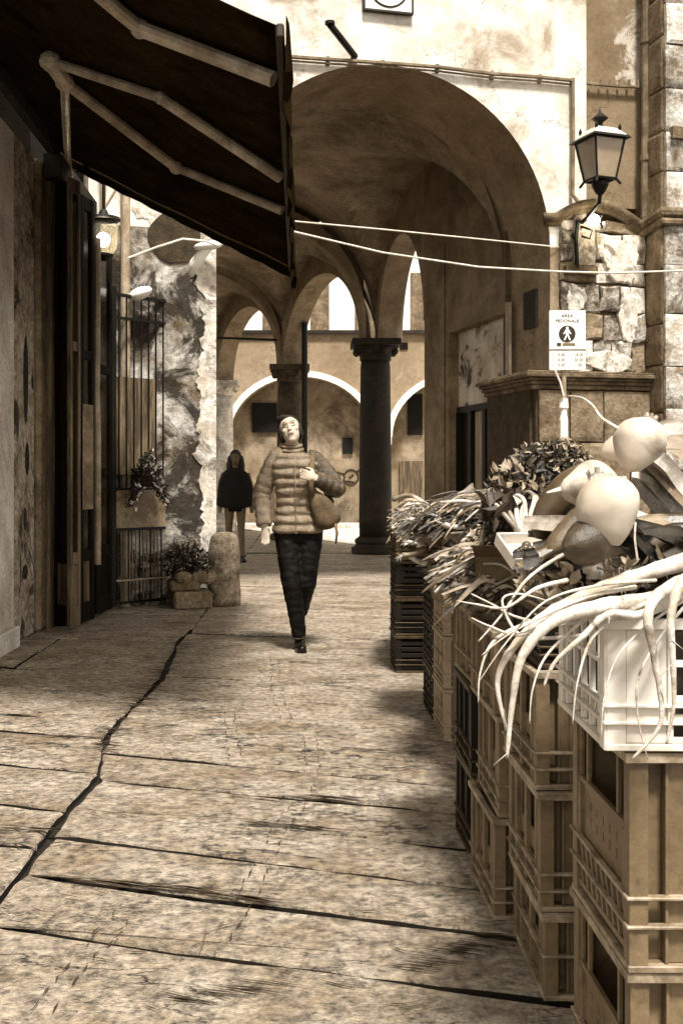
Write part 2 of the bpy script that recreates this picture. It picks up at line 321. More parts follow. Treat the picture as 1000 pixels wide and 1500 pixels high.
def jag(pts, w0, n=60, sp=.05):
    P = [G(*p) for p in pts]; rn_ = random.Random(len(pts)+int(pts[0][1]))
    for k in range(n):
        i = rn_.randrange(len(P)-1); t = rn_.random(); p = P[i].lerp(P[i+1], t); l = rn_.uniform(.02,.13)*(p.y/4)**.5; y = rn_.gauss(0, sp*.35)
        z = Vector((0,0,.0082)); d = Vector((l, -.33*l+rn_.gauss(0,.008), 0)); wd = Vector((0, w0*.55*rn_.uniform(.15,1), 0)); p = p+Vector((0,y,0))
        gm.add([p-d+z, p-wd+z+d*rn_.uniform(-.3,.3), p+d+z, p+wd+z+d*rn_.uniform(-.3,.3)], [(0,1,2,3)])
jag([(130,1295),(260,1303),(400,1325)], .016, 46, .03); jag([(380,1170),(520,1172)], .012, 26, .03); jag([(370,1208),(480,1216)], .012, 30, .03); jag([(0,1217),(200,1222)], .016, 34, .04)
jag([(278,938),(210,1020),(150,1100)], .022, 90, .16); jag([(60,1082),(200,1078),(260,1060)], .014, 26, .04); jag([(600,1425),(740,1370)], .010, 40, .03); jag([(250,1470),(420,1440)], .007, 30, .04); jag([(520,1100),(640,1105)], .01, 20, .03)
jag([(0,1048),(40,1050)], .02, 10, .03); jag([(430,860),(570,852)], .03, 22, .2); jag([(380,1000),(560,1010)], .012, 22, .3)
tag(gm.build('worn_groove', M['scratch'], street, fix=False), kind='stuff')

# ================================================================== ARCADE BUILDING (front with the big arch, vaults, columns)
arc = thing('arcade_building', 'white plastered building with one big open arch leading into a vaulted passage', 'building', (FO.x, FO.y, 0))
U0, U1 = su(316), su(805); UC = (U0+U1)/2; UR = (U1-U0)/2; ZS = fz(560, 350); TOP = 9.5; THK = 1.25
def wall_arch(uL, uR, zt, v0, v1, mb):
    n = 40
    arcp = [(UC - UR*math.cos(PI*k/n), ZS + UR*1.0*math.sin(PI*k/n)) for k in range(n+1)]
    for v in (v0, v1):
        for k in range(n):
            (a, za), (b, zb) = arcp[k], arcp[k+1]
            mb.add([FP(a,za,v),FP(b,zb,v),FP(b,zt,v),FP(a,zt,v)], [(0,1,2,3)])
    mb.add([FP(uL,zt,v0),FP(uR,zt,v0),FP(uR,zt,v1),FP(uL,zt,v1)], [(0,1,2,3)])
    return arcp
uL = su(130); uR = su(858)
wm = MB(); arcp = wall_arch(uL, uR, TOP, 0, THK, wm)
for v in (0, THK):
    wm.add([FP(U1,ZS,v),FP(uR,ZS,v),FP(uR,TOP,v),FP(U1,TOP,v)], [(0,1,2,3)])
    wm.add([FP(uL,ZS,v),FP(U0,ZS,v),FP(U0,TOP,v),FP(uL,TOP,v)], [(0,1,2,3)])
wm.add([FP(uR,ZS,0),FP(uR,ZS,THK),FP(uR,TOP,THK),FP(uR,TOP,0)], [(0,1,2,3)])
wm.build('front_wall', M['white_plaster'], arc)
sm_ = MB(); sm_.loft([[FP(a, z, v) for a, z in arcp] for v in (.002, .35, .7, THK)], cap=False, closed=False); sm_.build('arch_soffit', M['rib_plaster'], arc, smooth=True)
# left pier
lp = MB(); lp.fbox(uL, U0, .0, THK, 0, ZS); lp.build('left_pier', M['peeling'], arc)
# dark round disc on the left pier
pd = MB(); c = (su(257), fz(257,348)); ring = []
for k in range(26):
    a = 2*PI*k/26; r = .27*(1+.12*noise.noise(Vector((math.cos(a)*1.5, math.sin(a)*1.5, 0)))); ring.append((c[0]+r*math.cos(a), c[1]+r*.95*math.sin(a)))
pd.loft([[FP(u, z, .0) for u, z in ring], [FP(u, z, -.018) for u, z in ring]]); pd.build('dark_round_patch', M['mid_wood2'], arc)
q = MB(); z_ = [ZS*k/130 for k in range(131)]
inn = [U0-.16-.10*noise.noise(Vector((z*1.6,3,1)))-.08*noise.noise(Vector((z*7,1,1)))-.05*noise.noise(Vector((z*19,1,4))) for z in z_]
q.loft([[FP(U0+.004, z, .35) for z in z_], [FP(U0+.004, z, -.014) for z in z_], [FP(u, z, -.014) for u, z in zip(inn, z_)], [FP(u-.006, z, .0) for u, z in zip(inn, z_)]], cap=False, closed=False); q.build('lit_plaster_edge', M['peel_pale'], arc)  # torn plaster strip, its paleness standing for light on the pier's edge
for (x, y, rr, sd) in ((222,300,.13,1),):
    q = MB(); c = (su(x), fz(x,y)); ring = []
    for k in range(30):
        a = 2*PI*k/30; f = 1+.9*noise.noise(Vector((math.cos(a)*1.3+sd, math.sin(a)*1.3, sd*2.2)))+.3*noise.noise(Vector((math.cos(a)*5+sd, math.sin(a)*5, sd)))
        ring.append((c[0]+rr*f*math.cos(a), c[1]+rr*1.4*f*math.sin(a)))
    q.loft([[FP(u, z, 0) for u, z in ring], [FP(u, z, -.009) for u, z in ring]]); q.build('plaster_flake', M['peel_pale'], arc)
# right pier: core, stones, plaster edge, cornice, base
UP0 = su(817); UP1 = su(942); zc0 = fz(860,560); zc1 = fz(860,545)
core = MB(); core.fbox(U1+.02, UP1, .02, THK, 0, ZS); core.build('right_pier_core', M['inner_plaster'], arc)
edge = MB(); edge.fbox(U1-.0, UP0+.02, -.004, THK+.004, fz(815,548), ZS-.002); edge.build('pier_plaster_edge', M['rib_plaster'], arc)
def stones(u0, u1, z0, z1, rowh, bw_, v, mats, parent, dep=.05, faceM=None, jit=.014, name='stone_block', wob=.006):
    z = z0; r = 0
    while z < z1-.04:
        h = min(rowh*random.uniform(.8,1.2), z1-z)
        if z1-(z+h) < rowh*.4: h = z1-z
        u = u0
        while u < u1-.02:
            wd = bw_*random.uniform(.6,1.35)
            if u1-(u+wd) < bw_*.45: wd = u1-u
            P = faceM or (lambda a, zz, vv: FP(a, zz, vv))
            g_ = .007; a0, a1, b0, b1 = u+g_, u+wd-g_, z+g_, z+h-g_; n = 3; pts = []; base = []
            for (p, q) in ((a0,b0),((a0+a1)/2,b0),(a1,b0),(a1,(b0+b1)/2),(a1,b1),((a0+a1)/2,b1),(a0,b1),(a0,(b0+b1)/2)):
                p += random.uniform(-wob,wob)*(.4 if wob > .01 else 1); q += random.uniform(-wob,wob)*(.7 if wob > .01 else 1); base.append((p,q))
            cu, cz = (a0+a1)/2, (b0+b1)/2; e = random.uniform(0, jit)
            mb = MB()
            R0 = [P(p,q,v) for p,q in base]; R1 = [P(p,q,v-dep+.012-e) for p,q in base]
            R2 = [P(p+(cu-p)*.12, q+(cz-q)*.16, v-dep-e+random.uniform(-.7,.7)*wob) for p,q in base]
            mb.loft([R0,R1,R2], cap=False); b = len(mb.v); mb.v.append(P(cu,cz,v-dep-e-random.uniform(-.004,.008)))
            mb.f += [(b-8+j, b-8+(j+1)%8, b) for j in range(8)]
            mb.build(name, random.choice(mats), parent); u += wd
        z += h; r += 1
stones(UP0, UP1, zc1, fz(900,325), .30, .36, .03, [M['pier_stone'],M['rubble'],M['pale_stone'],M['base_stone']], arc, jit=.05, wob=.03)
for (x, y, rr, sd, as_) in ((906,385,.20,1,1.2),(838,440,.12,4,1.2),(885,530,.28,6,.45),(915,470,.12,9,2.2)):
    q = MB(); c = (su(x), fz(x,y)); ring = []
    for k in range(40):
        a = 2*PI*k/40; f = 1+.35*noise.noise(Vector((math.cos(a)*1.3+sd*3, math.sin(a)*1.3, sd*2.2)))+.18*noise.noise(Vector((math.cos(a)*6+sd, math.sin(a)*6, sd)))
        ring.append((min(UP1-.01, max(UP0, c[0]+rr*f*math.cos(a))), c[1]+rr*as_*f*math.sin(a)))
    q.loft([[FP(u, z, 0) for u, z in ring], [FP(u, z, -.07) for u, z in ring], [FP(c[0]+(u-c[0])*.93, c[1]+(z-c[1])*.93, -.08) for u, z in ring]]); q.build('plaster_remnant', M['peel_pale'], arc)
stones(su(783), UP1+.02, 0, zc0-.1, .42, .48, -.06, [M['base_stone']], arc, dep=.05)
bs = MB(); bs.fbox(su(783)-.02, UP1+.01, -.06, .02, 0, zc0-.08); bs.fbox(su(783)-.05, U1+.1, .025, THK-.05, 0, zc0-.08); bs.build('pier_base', M['mortar'], arc)
co = MB()
for k, (pr, h0, h1) in enumerate(((.04,0,.05),(.075,.05,.09),(.11,.09,.12),(.15,.12,.165),(.12,.165,.19))):
    co.fbox(su(783)-.04-pr, UP1+.04, -.06-pr, THK-.02-.001*k, zc0-.09+h0, zc0-.09+h1)
co.build('pier_cornice', M['moulding'], arc, bevel=.008)
# curved hood moulding over the pier stones, running onto the side wall
hp = [(797,318),(815,318),(832,308),(850,300),(868,297),(888,300),(905,307),(920,317),(934,327),(944,331)]
hm = MB(); hm.tube([Fp(x,y,-.05) for x,y in hp], [.05]*10, 8, 1.0); hm.tube([Fp(x,y+9,-.02) for x,y in hp], .035, 8); hm.build('hood_moulding', M['moulding'], arc, smooth=True)
# niche beside the lamp
nm = MB(); nm.fbox(su(836), su(866), -.075, .0, fz(850,390), fz(850,318)); nm.build('lamp_niche_plate', M['shop_wall'], arc)
nm = MB(); nm.fbox(su(822), su(868), -.11, .0, fz(850,404), fz(850,392)); nm.build('niche_ledge', M['moulding'], arc)
# side wall and rest of facade to the right
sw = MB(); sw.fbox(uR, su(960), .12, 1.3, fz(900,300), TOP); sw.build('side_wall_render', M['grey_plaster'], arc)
sw = MB(); sw.fbox(su(941), su(962), .10, 1.3, 0, fz(900,300)); sw.build('side_wall_base', M['inner_plaster'], arc)
# upper floors over the vaults (a solid block)
blk = MB(); blk.hexa([Vector((p[0],p[1],5.95)) for p in ((-1.4,12.5),(2.6,13.3),(1.75,16),(-2.6,15.4))]+[Vector((p[0],p[1],9.3)) for p in ((-1.4,12.5),(2.6,13.3),(1.75,16),(-2.6,15.4))])
blk.hexa([Vector((p[0],p[1],5.96)) for p in ((-2.6,15.41),(1.75,16.01),(-1.9,26.5),(-5.6,25.4))]+[Vector((p[0],p[1],9.3)) for p in ((-2.6,15.41),(1.75,16.01),(-1.9,26.5),(-5.6,25.4))])
blk.build('upper_storey', M['vault_plaster'], arc)
# bays of vaulting
RR = [(2.40,12.93),(1.26,18.4),(-.22,22.5),(-1.87,26.2)]
LL = [(-1.14,12.2),(-2.5,17.5),(-4.0,21.4),(-5.6,25.1)]
CAPZ = 3.55
def bil(i, s, t):   # s: 0 right .. 1 left, t along
    a = Vector(RR[i]).lerp(Vector(RR[i+1]), t); b = Vector(LL[i]).lerp(Vector(LL[i+1]), t); return a.lerp(b, s)
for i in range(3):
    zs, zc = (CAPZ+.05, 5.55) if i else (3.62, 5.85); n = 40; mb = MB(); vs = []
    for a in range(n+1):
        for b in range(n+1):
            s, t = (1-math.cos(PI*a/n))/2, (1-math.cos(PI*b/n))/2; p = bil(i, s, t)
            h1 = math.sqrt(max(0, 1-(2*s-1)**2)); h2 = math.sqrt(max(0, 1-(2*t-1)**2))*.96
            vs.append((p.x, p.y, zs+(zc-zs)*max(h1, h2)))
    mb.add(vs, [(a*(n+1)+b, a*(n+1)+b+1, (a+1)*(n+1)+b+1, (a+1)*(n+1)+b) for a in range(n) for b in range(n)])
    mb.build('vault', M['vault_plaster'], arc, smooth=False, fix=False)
def arch_between(p, q, zs, rise, ztop, th, depth_in, name, m, inset=.2, n=28):
    p = Vector((p[0],p[1],0)); q = Vector((q[0],q[1],0)); d = (q-p); L = d.length; d.normalize(); nn = Vector((-d.y, d.x, 0))
    mb = MB(); pr = []
    for k in range(n+1):
        a = PI*k/n; x = L/2 - (L/2-inset)*math.cos(a); pr.append((x, zs+rise*math.sin(a)))
    def top(z): return ztop if depth_in is None else z+depth_in
    front = [[], []]
    for s_, off in ((0, -th/2), (1, th/2)):
        for k in range(n):
            (x0,z0),(x1,z1) = pr[k], pr[k+1]
            mb.add([p+d*x0+nn*off+Vector((0,0,z0)), p+d*x1+nn*off+Vector((0,0,z1)), p+d*x1+nn*off+Vector((0,0,top(z1))), p+d*x0+nn*off+Vector((0,0,top(z0)))], [(0,1,2,3)])
        if depth_in is None:
            for x0, x1 in ((-.0, inset), (L-inset, L)):
                mb.add([p+d*x0+nn*off+Vector((0,0,zs)), p+d*x1+nn*off+Vector((0,0,zs)), p+d*x1+nn*off+Vector((0,0,ztop)), p+d*x0+nn*off+Vector((0,0,ztop))], [(0,1,2,3)])
    mb.loft([[p+d*x+nn*off+Vector((0,0,z)) for x, z in pr] for off in (-th/2, th/2)], cap=False, closed=False)
    if depth_in is not None: mb.loft([[p+d*x+nn*off+Vector((0,0,z+depth_in)) for x, z in pr] for off in (-th/2, th/2)], cap=False, closed=False)
    return mb.build(name, m, arc)
arch_between((2.02,15.64), (1.46,18.44), CAPZ, 1.5, 6.0, .42, None, 'side_arch', M['rib_plaster'])
for i in (1, 2): arch_between(RR[i], RR[i+1], CAPZ, 1.5, 6.0, .42, None, 'side_arch', M['rib_plaster'])
for i in (1, 2, 3): arch_between(RR[i], LL[i], CAPZ+.02, 1.85, 6.0, .26, .3, 'transverse_arch', M['rib_plaster'])
# tie rods
tr = MB(); 
for i in (2, 3):
    a, b = Vector((*RR[i], CAPZ+.55)), Vector((*LL[i], CAPZ+.55)); tr.tube([a, b], .025, 6)
tr.build('tie_rod', M['black_iron'], arc)
for i in (0, 1, 2): arch_between(LL[i], LL[i+1], CAPZ, 1.5, 6.0, .42, None, 'side_arch', M['rib_plaster'])
# inner right wall with doorway: from R0 to R1
A = Vector((*RR[0],0)); B = Vector((1.80,15.6,0)); D = (B-A); LD = D.length; D.normalize(); NR = Vector((D.y,-D.x,0))   # away from passage
def onwall(px):
    t = (px-VX)/FPX; return (t*A.y - A.x)/(D.x - t*D.y)
def wp(s, z, o=0): q = A + D*s + NR*o; return Vector((q.x, q.y, z))
d0, d1 = onwall(742), onwall(657); zdt = EYE+243/1600*wp(d0,0).y
def wbox(mb, s0, s1, o0, o1, z0, z1): mb.hexa([wp(s0,z0,o0),wp(s1,z0,o0),wp(s1,z0,o1),wp(s0,z0,o1),wp(s0,z1,o0),wp(s1,z1,o0),wp(s1,z1,o1),wp(s0,z1,o1)])
rw = MB(); wbox(rw, -.05, d0, 0, .5, 0, 6); wbox(rw, d1, LD+.1, 0, .5, 0, 6); wbox(rw, d0, d1, 0, .5, zdt, 6); rw.build('inner_right_wall', M['inner_plaster'], arc)
pl = MB(); wbox(pl, onwall(652), onwall(626), -.035, 0, 0, CAPZ+.9); pl.build('pilaster', M['inner_plaster'], arc, bevel=.02)
door = MB(); oD = .14
zt1 = EYE+(700-600)/1600*wp(d1,0).y
wbox(door, d0, d1, oD, oD+.03, zt1, zdt); dp = door.build('door_mural_panel', M['mural'], arc)
fr = MB(); wbox(fr, d0, d1, oD-.03, oD+.05, zt1-.05, zt1+.03)
for k in range(5):
    s = d0+(d1-d0)*k/4; wbox(fr, s-.05, s+.05, oD-.04, oD+.05, 0, zt1-.05)
wbox(fr, d0-.0, d0+.14, .02, oD-.045, 0, zdt-.01)
fo = fr.build('door_frame', M['black_iron'], arc)
for k in range(4):
    s0 = d0+(d1-d0)*k/4+.055; s1 = d0+(d1-d0)*(k+1)/4-.055
    q = MB(); wbox(q, s0, s1, oD+.02, oD+.03, .1, zt1-.06); q.build('door_pane', M['curtain'] if k != 3 else M['glass_dark'], arc)
jb = MB(); wbox(jb, d0-.13, d0-.02, -.03, .0, 0, zdt+.1); jb.build('door_jamb', M['pale_pipe'], arc)
nb = MB(); p_ = su(783, .5); nb.fbox(U1-.03, U1+.0, .3, .62, fz(782,480,.4), fz(782,425,.4)); nb.build('meter_box', M['dark_column'], arc)
# columns
def column(name, x, y, r, m, label=None):
    sh = MB(); H = CAPZ-.32
    sh.lathe([(r*1.0,.28),(r*1.02,.6),(r*1.0,1.4),(r*.93,H-.1),(r*.88,H)], (x,y,0), 24)
    o = sh.build('column', m, arc, smooth=True)
    b = MB(); b.lathe([(r*1.45,0),(r*1.5,.03),(r*1.5,.10),(r*1.3,.12),(r*1.22,.16),(r*1.3,.19),(r*1.28,.23),(r*1.05,.28)], (x,y,0.003), 20); b.build('column_base', m, o)
    c = MB(); c.lathe([(r*.9,H),(r*1.0,H+.02),(r*.96,H+.05),(r*1.05,H+.12),(r*1.35,H+.20),(r*1.42,H+.24)], (x,y,0), 20)
    c.box(x-r*1.5,x+r*1.5,y-r*1.5,y+r*1.5,H+.24,CAPZ+.03)
    for k in range(8):
        a = 2*PI*k/8+PI/8; c.ell((x+r*1.25*math.cos(a), y+r*1.25*math.sin(a), H+.16), r*.26, r*.26, .07, 8, 5)
    c.build('capital', m, o, bevel=.01)
    return o
column('a', 1.26, 18.4, .27, M['dark_column']); column('b', -.22, 22.5, .27, M['mid_column']); column('c', -1.87, 26.2, .27, M['lit_column'])
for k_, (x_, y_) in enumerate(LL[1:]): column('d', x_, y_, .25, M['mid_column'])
# iron post beside second column
ip = MB(); q0 = W(446, 500, 22.0); ip.tube([(q0.x,22.0,0),(q0.x,22.0,4.4)], .06, 8); ip.build('drain_pipe', M['black_iron'], arc)
# things fixed to the front wall
cd = MB(); cp = [(425,83),(480,87),(560,92),(640,98),(720,108),(790,113),(838,118)]
cd.tube([Fp(x,y,-.05) for x,y in cp], .022, 6); cd.tube([Fp(x,y+6,-.03) for x,y in cp], .012, 6)
cd.tube([Fp(838,118,-.05), Fp(839,200,-.05), Fp(838,285,-.05), Fp(846,296,-.06)], .022, 6)
for x, y in cp[1:]: cd.box(-.02,.02,-.02,.03,-.04,.04, Matrix.Translation(Fp(x,y+2,-.03)))
tag(cd.build('wall_conduit', M['worn_metal'], origin=Fp(838,285,-.05)), 'thin grey conduit running above the big arch and down beside the street lantern', 'conduit')
cd = MB(); cd.tube([Fp(x,y,.06) for x,y in ((858,122),(900,126),(938,128))], .018, 6)
for x in (865,880,893,907,921,934): cd.box(-.012,.012,-.012,.012,0,.07, Matrix.Translation(Fp(x,126,.06)))
tag(cd.build('cable_rail', M['worn_metal'], origin=Fp(858,122,.06)), 'short cable rail with small spikes on the grey wall above the lantern', 'cable rail')
rd = MB(); rd.tube([Fp(483,36,-.45), Fp(520,83,-.01)], .035, 8); rd.lathe([(.05,0),(.05,.03)], (0,0,0), 10, Matrix.Translation(Fp(483,36,-.45)))
tag(rd.build('iron_stay', M['black_iron'], origin=Fp(520,83,0)), 'dark slanting iron stub sticking out of the white wall above the arch', 'iron bar')
# sign with circle at top
sg = thing('round_emblem_sign', 'small white square sign with a dark ring at the top edge of the white wall', 'sign', Fp(567,-20,-.03))
q = MB(); q.fbox(su(532), su(601), -.05, -.012, fz(567,19), fz(567,-52)); q.build('sign_board', M['white_paint'], sg)
q = MB(); bz0, bz1 = fz(567,21), fz(567,-54); b0, b1 = su(530), su(603)
q.fbox(b0,b0+.02,-.06,-.013,bz0,bz1); q.fbox(b1-.02,b1,-.06,-.013,bz0,bz1); q.fbox(b0+.021,b1-.021,-.06,-.013,bz0,bz0+.02); q.fbox(b0+.021,b1-.021,-.06,-.013,bz1-.02,bz1); q.build('sign_border', M['print'], sg)
q = MB(); cx, cz = (b0+b1)/2, (bz0+bz1)/2
q.tube([FP(cx+.21*math.cos(2*PI*k/32), cz+.21*math.sin(2*PI*k/32), -.052) for k in range(33)], .011, 5); q.build('sign_ring', M['print'], sg)
q = MB(); q.fbox(cx-.07, cx-.03, -.054,-.051, cz-.10, cz-.085); q.fbox(cx-.02, cx+.06, -.054,-.051, cz-.05, cz-.03); q.build('sign_mark', M['print'], sg)
# ---- downpipe and stone pilaster
dpz = MB(); dpz.tube([Fp(946,-80,-.02), Fp(946,200,-.02), Fp(945,262,-.02), Fp(944,322,.0)], .055, 10)
for yy in (60, 232): dpz.lathe([(.07,-.03),(.07,.03)], (0,0,0), 10, Matrix.Translation(Fp(946,yy,-.02)))
tag(dpz.build('downpipe', M['worn_metal'], smooth=False, origin=Fp(944,322,0)), 'tall brown rainwater pipe in the corner beside the stone pilaster', 'downpipe')
pil = thing('stone_pilaster', 'tall pale block pilaster at the right edge of the picture', 'pilaster', FP(su(975,-.45),0,-.3))
uq0 = su(975, -.42); q = MB(); q.fbox(uq0+.03, uq0+2.2, -.36, 1.0, 0, TOP); q.build('pilaster_core', M['mortar'], pil)
stones(uq0, uq0+1.6, 0, TOP-.2, .50, .6, -.36, [M['pale_stone'],M['pale_stone'],M['pier_stone']], pil, dep=.05)
stones(-.0, .46, 0, TOP-.2, .50, .6, 0, [M['base_stone'],M['inner_plaster'],M['base_stone']], pil, dep=.03, faceM=lambda a, zz, vv: FP(uq0+.03+vv, zz, -.36+a))  # darker stones on the side face put its shade into the colour
hm2 = MB()
for dv, r_ in ((0,.055),(.0,.04)):
    hm2.tube([FP(uq0-.06+dv, fz(958,335)-.0-(.1 if r_ == .04 else 0), .1), FP(uq0-.06, fz(975,326)-(.1 if r_ == .04 else 0), -.44), FP(uq0+.6, fz(1000,326)-(.1 if r_ == .04 else 0), -.44), FP(uq0+1.6, fz(1000,326)-(.1 if r_ == .04 else 0), -.44)], r_, 8)
hm2.build('pilaster_moulding', M['moulding'], pil)
q = MB(); q.fbox(uq0+.05, uq0+.35, -.47, -.40, fz(990,205,-.4), fz(990,188,-.4)); q.build('pilaster_step', M['moulding'], pil)

# ================================================================== FAR BUILDING across the piazza
FY = 28.5
far = thing('far_building', 'pale arcaded building with shuttered upper windows across the bright piazza', 'building', (0, FY, 0))
def fw(px, py, y=FY): return W(px, py, y)
q = MB(); q.box(-9, 9, FY, FY+.3, 5.05, 12); q.build('upper_wall', M['far_white'], far)
zarch = fw(440,640).z; aw = (545-337)/2/1600*FY; c1 = fw(441,0).x; pitch = (678-441)/1600*FY+.0; rise = fw(0,552).z-zarch
zb = 5.04
lw2 = MB(); tr2 = MB(); rc = MB()
xs = [c1+k*pitch for k in (-1,0,1,2)]
prev = -9
for cx in xs:
    n = 24; pr = [(cx-aw*math.cos(PI*k/n), zarch+rise*math.sin(PI*k/n)) for k in range(n+1)]
    for k in range(n):
        (a,za),(b,zb_) = pr[k], pr[k+1]; lw2.add([(a,FY,za),(b,FY,zb_),(b,FY,zb),(a,FY,zb)], [(0,1,2,3)])
    lw2.add([(prev,FY,zarch),(cx-aw,FY,zarch),(cx-aw,FY,zb),(prev,FY,zb)], [(0,1,2,3)])
    prev = cx+aw
    lw2.loft([[(x, y, z) for x, z in pr] for y in (FY, FY+.6)], cap=False, closed=False)
    tr2.loft([[(x, FY-.05, z) for x, z in pr], [(cx+(x-cx)*1.0, FY-.05, z) for x, z in pr]], cap=False, closed=False)
    pin = [(cx-(aw)*math.cos(PI*k/n), zarch+rise*math.sin(PI*k/n)) for k in range(n+1)]; pout = [(cx-(aw+.16)*math.cos(PI*k/n), zarch+(rise+.16)*math.sin(PI*k/n)) for k in range(n+1)]
    for k in range(n): tr2.hexa([Vector((*([pin[k][0], FY+.02, pin[k][1]]),)), Vector((pin[k+1][0],FY+.02,pin[k+1][1])), Vector((pout[k+1][0],FY+.02,pout[k+1][1])), Vector((pout[k][0],FY+.02,pout[k][1])), Vector((pin[k][0],FY-.08,pin[k][1])), Vector((pin[k+1][0],FY-.08,pin[k+1][1])), Vector((pout[k+1][0],FY-.08,pout[k+1][1])), Vector((pout[k][0],FY-.08,pout[k][1]))])
lw2.add([(prev,FY,zarch),(9,FY,zarch),(9,FY,zb),(prev,FY,zb)], [(0,1,2,3)])
lw2.build('arcade_wall', M['far_wall'], far); tr2.build('arch_trim', M['far_trim'], far)
q = MB(); q.box(-9,9,FY+.62,FY+.8,0,zb); q.build('recess_wall', M['far_recess'], far)
q = MB(); q.box(-9,9,FY-.12,FY+.02,zb-.02,zb+.07); q.build('string_course', M['dark_column'], far)
for cx in [xs[0]-aw-.22]+[x+aw+.2 for x in xs]:
    q = MB(); q.box(cx-.2,cx+.2,FY-.02,FY+.6,.0,zarch-.22); o = q.build('pier', M['far_trim'], far)
    q = MB(); q.box(cx-.3,cx+.3,FY-.1,FY+.6,zarch-.22,zarch+.02); q.build('impost', M['far_trim'], far, bevel=.02)
def frect(mb, x0, x1, y0, y1, ya, yb, Y): a = fw(x0, y1, Y); b = fw(x1, y0, Y); mb.box(a.x, b.x, ya, yb, a.z, b.z)
for (x0,x1,y0,y1,m) in ((368,405,588,632,'dark'),(600,622,575,636,'dark'),(503,518,640,664,'dark')):
    q = MB(); frect(q, x0, x1, y0, y1, FY+.55, FY+.61, FY); q.build('window', M['black_cloth'], far)
q = MB(); frect(q, 395, 440, 660, 772, FY+.5, FY+.6, FY); q.build('door', M['mid_wood'], far)
q = MB(); frect(q, 588, 622, 675, 772, FY+.5, FY+.6, FY); q.build('door', M['mid_wood'], far)
for (x0,x1) in ((455,482),(601,622),(520,545),(385,410),(655,680)):
    q = MB(); frect(q, x0, x1, 400, 484, FY-.05, FY-.01, FY); o = q.build('shutter', M['worn_metal'], far)
q = MB(); frect(q, 585, 597, 502, 512, FY-.03, FY-.005, FY); q.build('vent', M['dark_wood'], far)
# graffiti scrawl on recess wall
q = MB(); gc = W(514, 699, FY+.61)
q.tube([gc+Vector((.19*math.cos(2*PI*k/20)*(1+.1*math.sin(3*k)), 0, .2*math.sin(2*PI*k/20))) for k in range(21)], .022, 5)
for a, b in (((-.42,.14),(-.18,.08)),((-.3,-.22),(-.15,-.12)),((.15,.15),(.3,.22)),((-.05,-.02),(.06,.07)),((-.12,-.1),(.1,-.14))):
    q.tube([gc+Vector((a[0],0,a[1])), gc+Vector((b[0],0,b[1]))], .022, 5)
q.build('graffiti', M['print'], far)
# low kerb of the piazza in front of far building
q = MB(); q.box(-9,9,FY-1.2,FY-.003,.0,.10); tag(q.build('far_pavement', M['pale_stone']), kind='structure')
pz = MB(); pz.add([(-9,18.0,.012),(9,14.0,.012),(9,FY-1.2,.012),(-9,FY-1.2,.012)], [(0,1,2,3)])
# piazza paving on the open side, sunlight put into its pale colour
pz = MB(); pz.add([(2.3,16,.016),(9,14,.016),(9,FY-1.21,.016),(-1.6,FY-1.21,.016),(.6,21.6,.016),(1.8,18.6,.016)], [(0,1,2,3,4,5)]); tag(pz.build('sunlit_piazza_paving', M['pale_stone']), kind='structure')

# ================================================================== LEFT SHOP BUILDING
shop = thing('shop_building', 'dark old shop front with a pale plaster pillar and folded wooden doors on the left', 'building', (-2.2, 9, 0))
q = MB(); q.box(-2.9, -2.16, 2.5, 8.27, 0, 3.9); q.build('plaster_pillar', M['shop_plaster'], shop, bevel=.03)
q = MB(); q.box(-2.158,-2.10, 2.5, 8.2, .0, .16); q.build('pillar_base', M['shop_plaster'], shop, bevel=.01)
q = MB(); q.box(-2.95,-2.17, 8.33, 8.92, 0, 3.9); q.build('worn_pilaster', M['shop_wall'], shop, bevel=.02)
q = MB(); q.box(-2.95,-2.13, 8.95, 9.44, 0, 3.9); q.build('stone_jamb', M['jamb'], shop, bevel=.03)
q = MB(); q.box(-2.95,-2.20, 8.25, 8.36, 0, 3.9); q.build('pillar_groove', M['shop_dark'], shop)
for (x, y, rw_, rh) in ((38,556,.03,.12),(40,672,.025,.045),(37,760,.02,.03),(37,838,.035,.02),(60,560,.012,.02)):
    c = W(x, y, 8.62); c.y = min(8.85, max(8.40, 2.17*1600/(440-x))); c.z = EYE-(y-700)/1600*c.y; c.x = -2.168; q = MB(); q.lathe([(1,-.006),(1,.0)], (0,0,0), 14, Matrix.Translation(c) @ Matrix.Rotation(PI/2,4,'Y') @ Matrix.Diagonal((rh*3, rw_*2.6, 1, 1))); q.build('plaster_hole', M['shop_dark'], shop)
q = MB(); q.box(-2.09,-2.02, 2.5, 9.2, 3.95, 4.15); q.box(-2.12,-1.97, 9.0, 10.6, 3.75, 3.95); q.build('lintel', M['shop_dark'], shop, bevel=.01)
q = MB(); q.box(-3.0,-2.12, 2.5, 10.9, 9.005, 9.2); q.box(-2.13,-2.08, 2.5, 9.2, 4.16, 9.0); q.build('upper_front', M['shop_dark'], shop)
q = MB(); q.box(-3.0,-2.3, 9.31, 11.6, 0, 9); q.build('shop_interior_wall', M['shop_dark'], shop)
q = MB(); q.box(-2.3,-2.0, 9.31, 9.36, 0, 3.9); q.build('door_side', M['dark_wood'], shop)
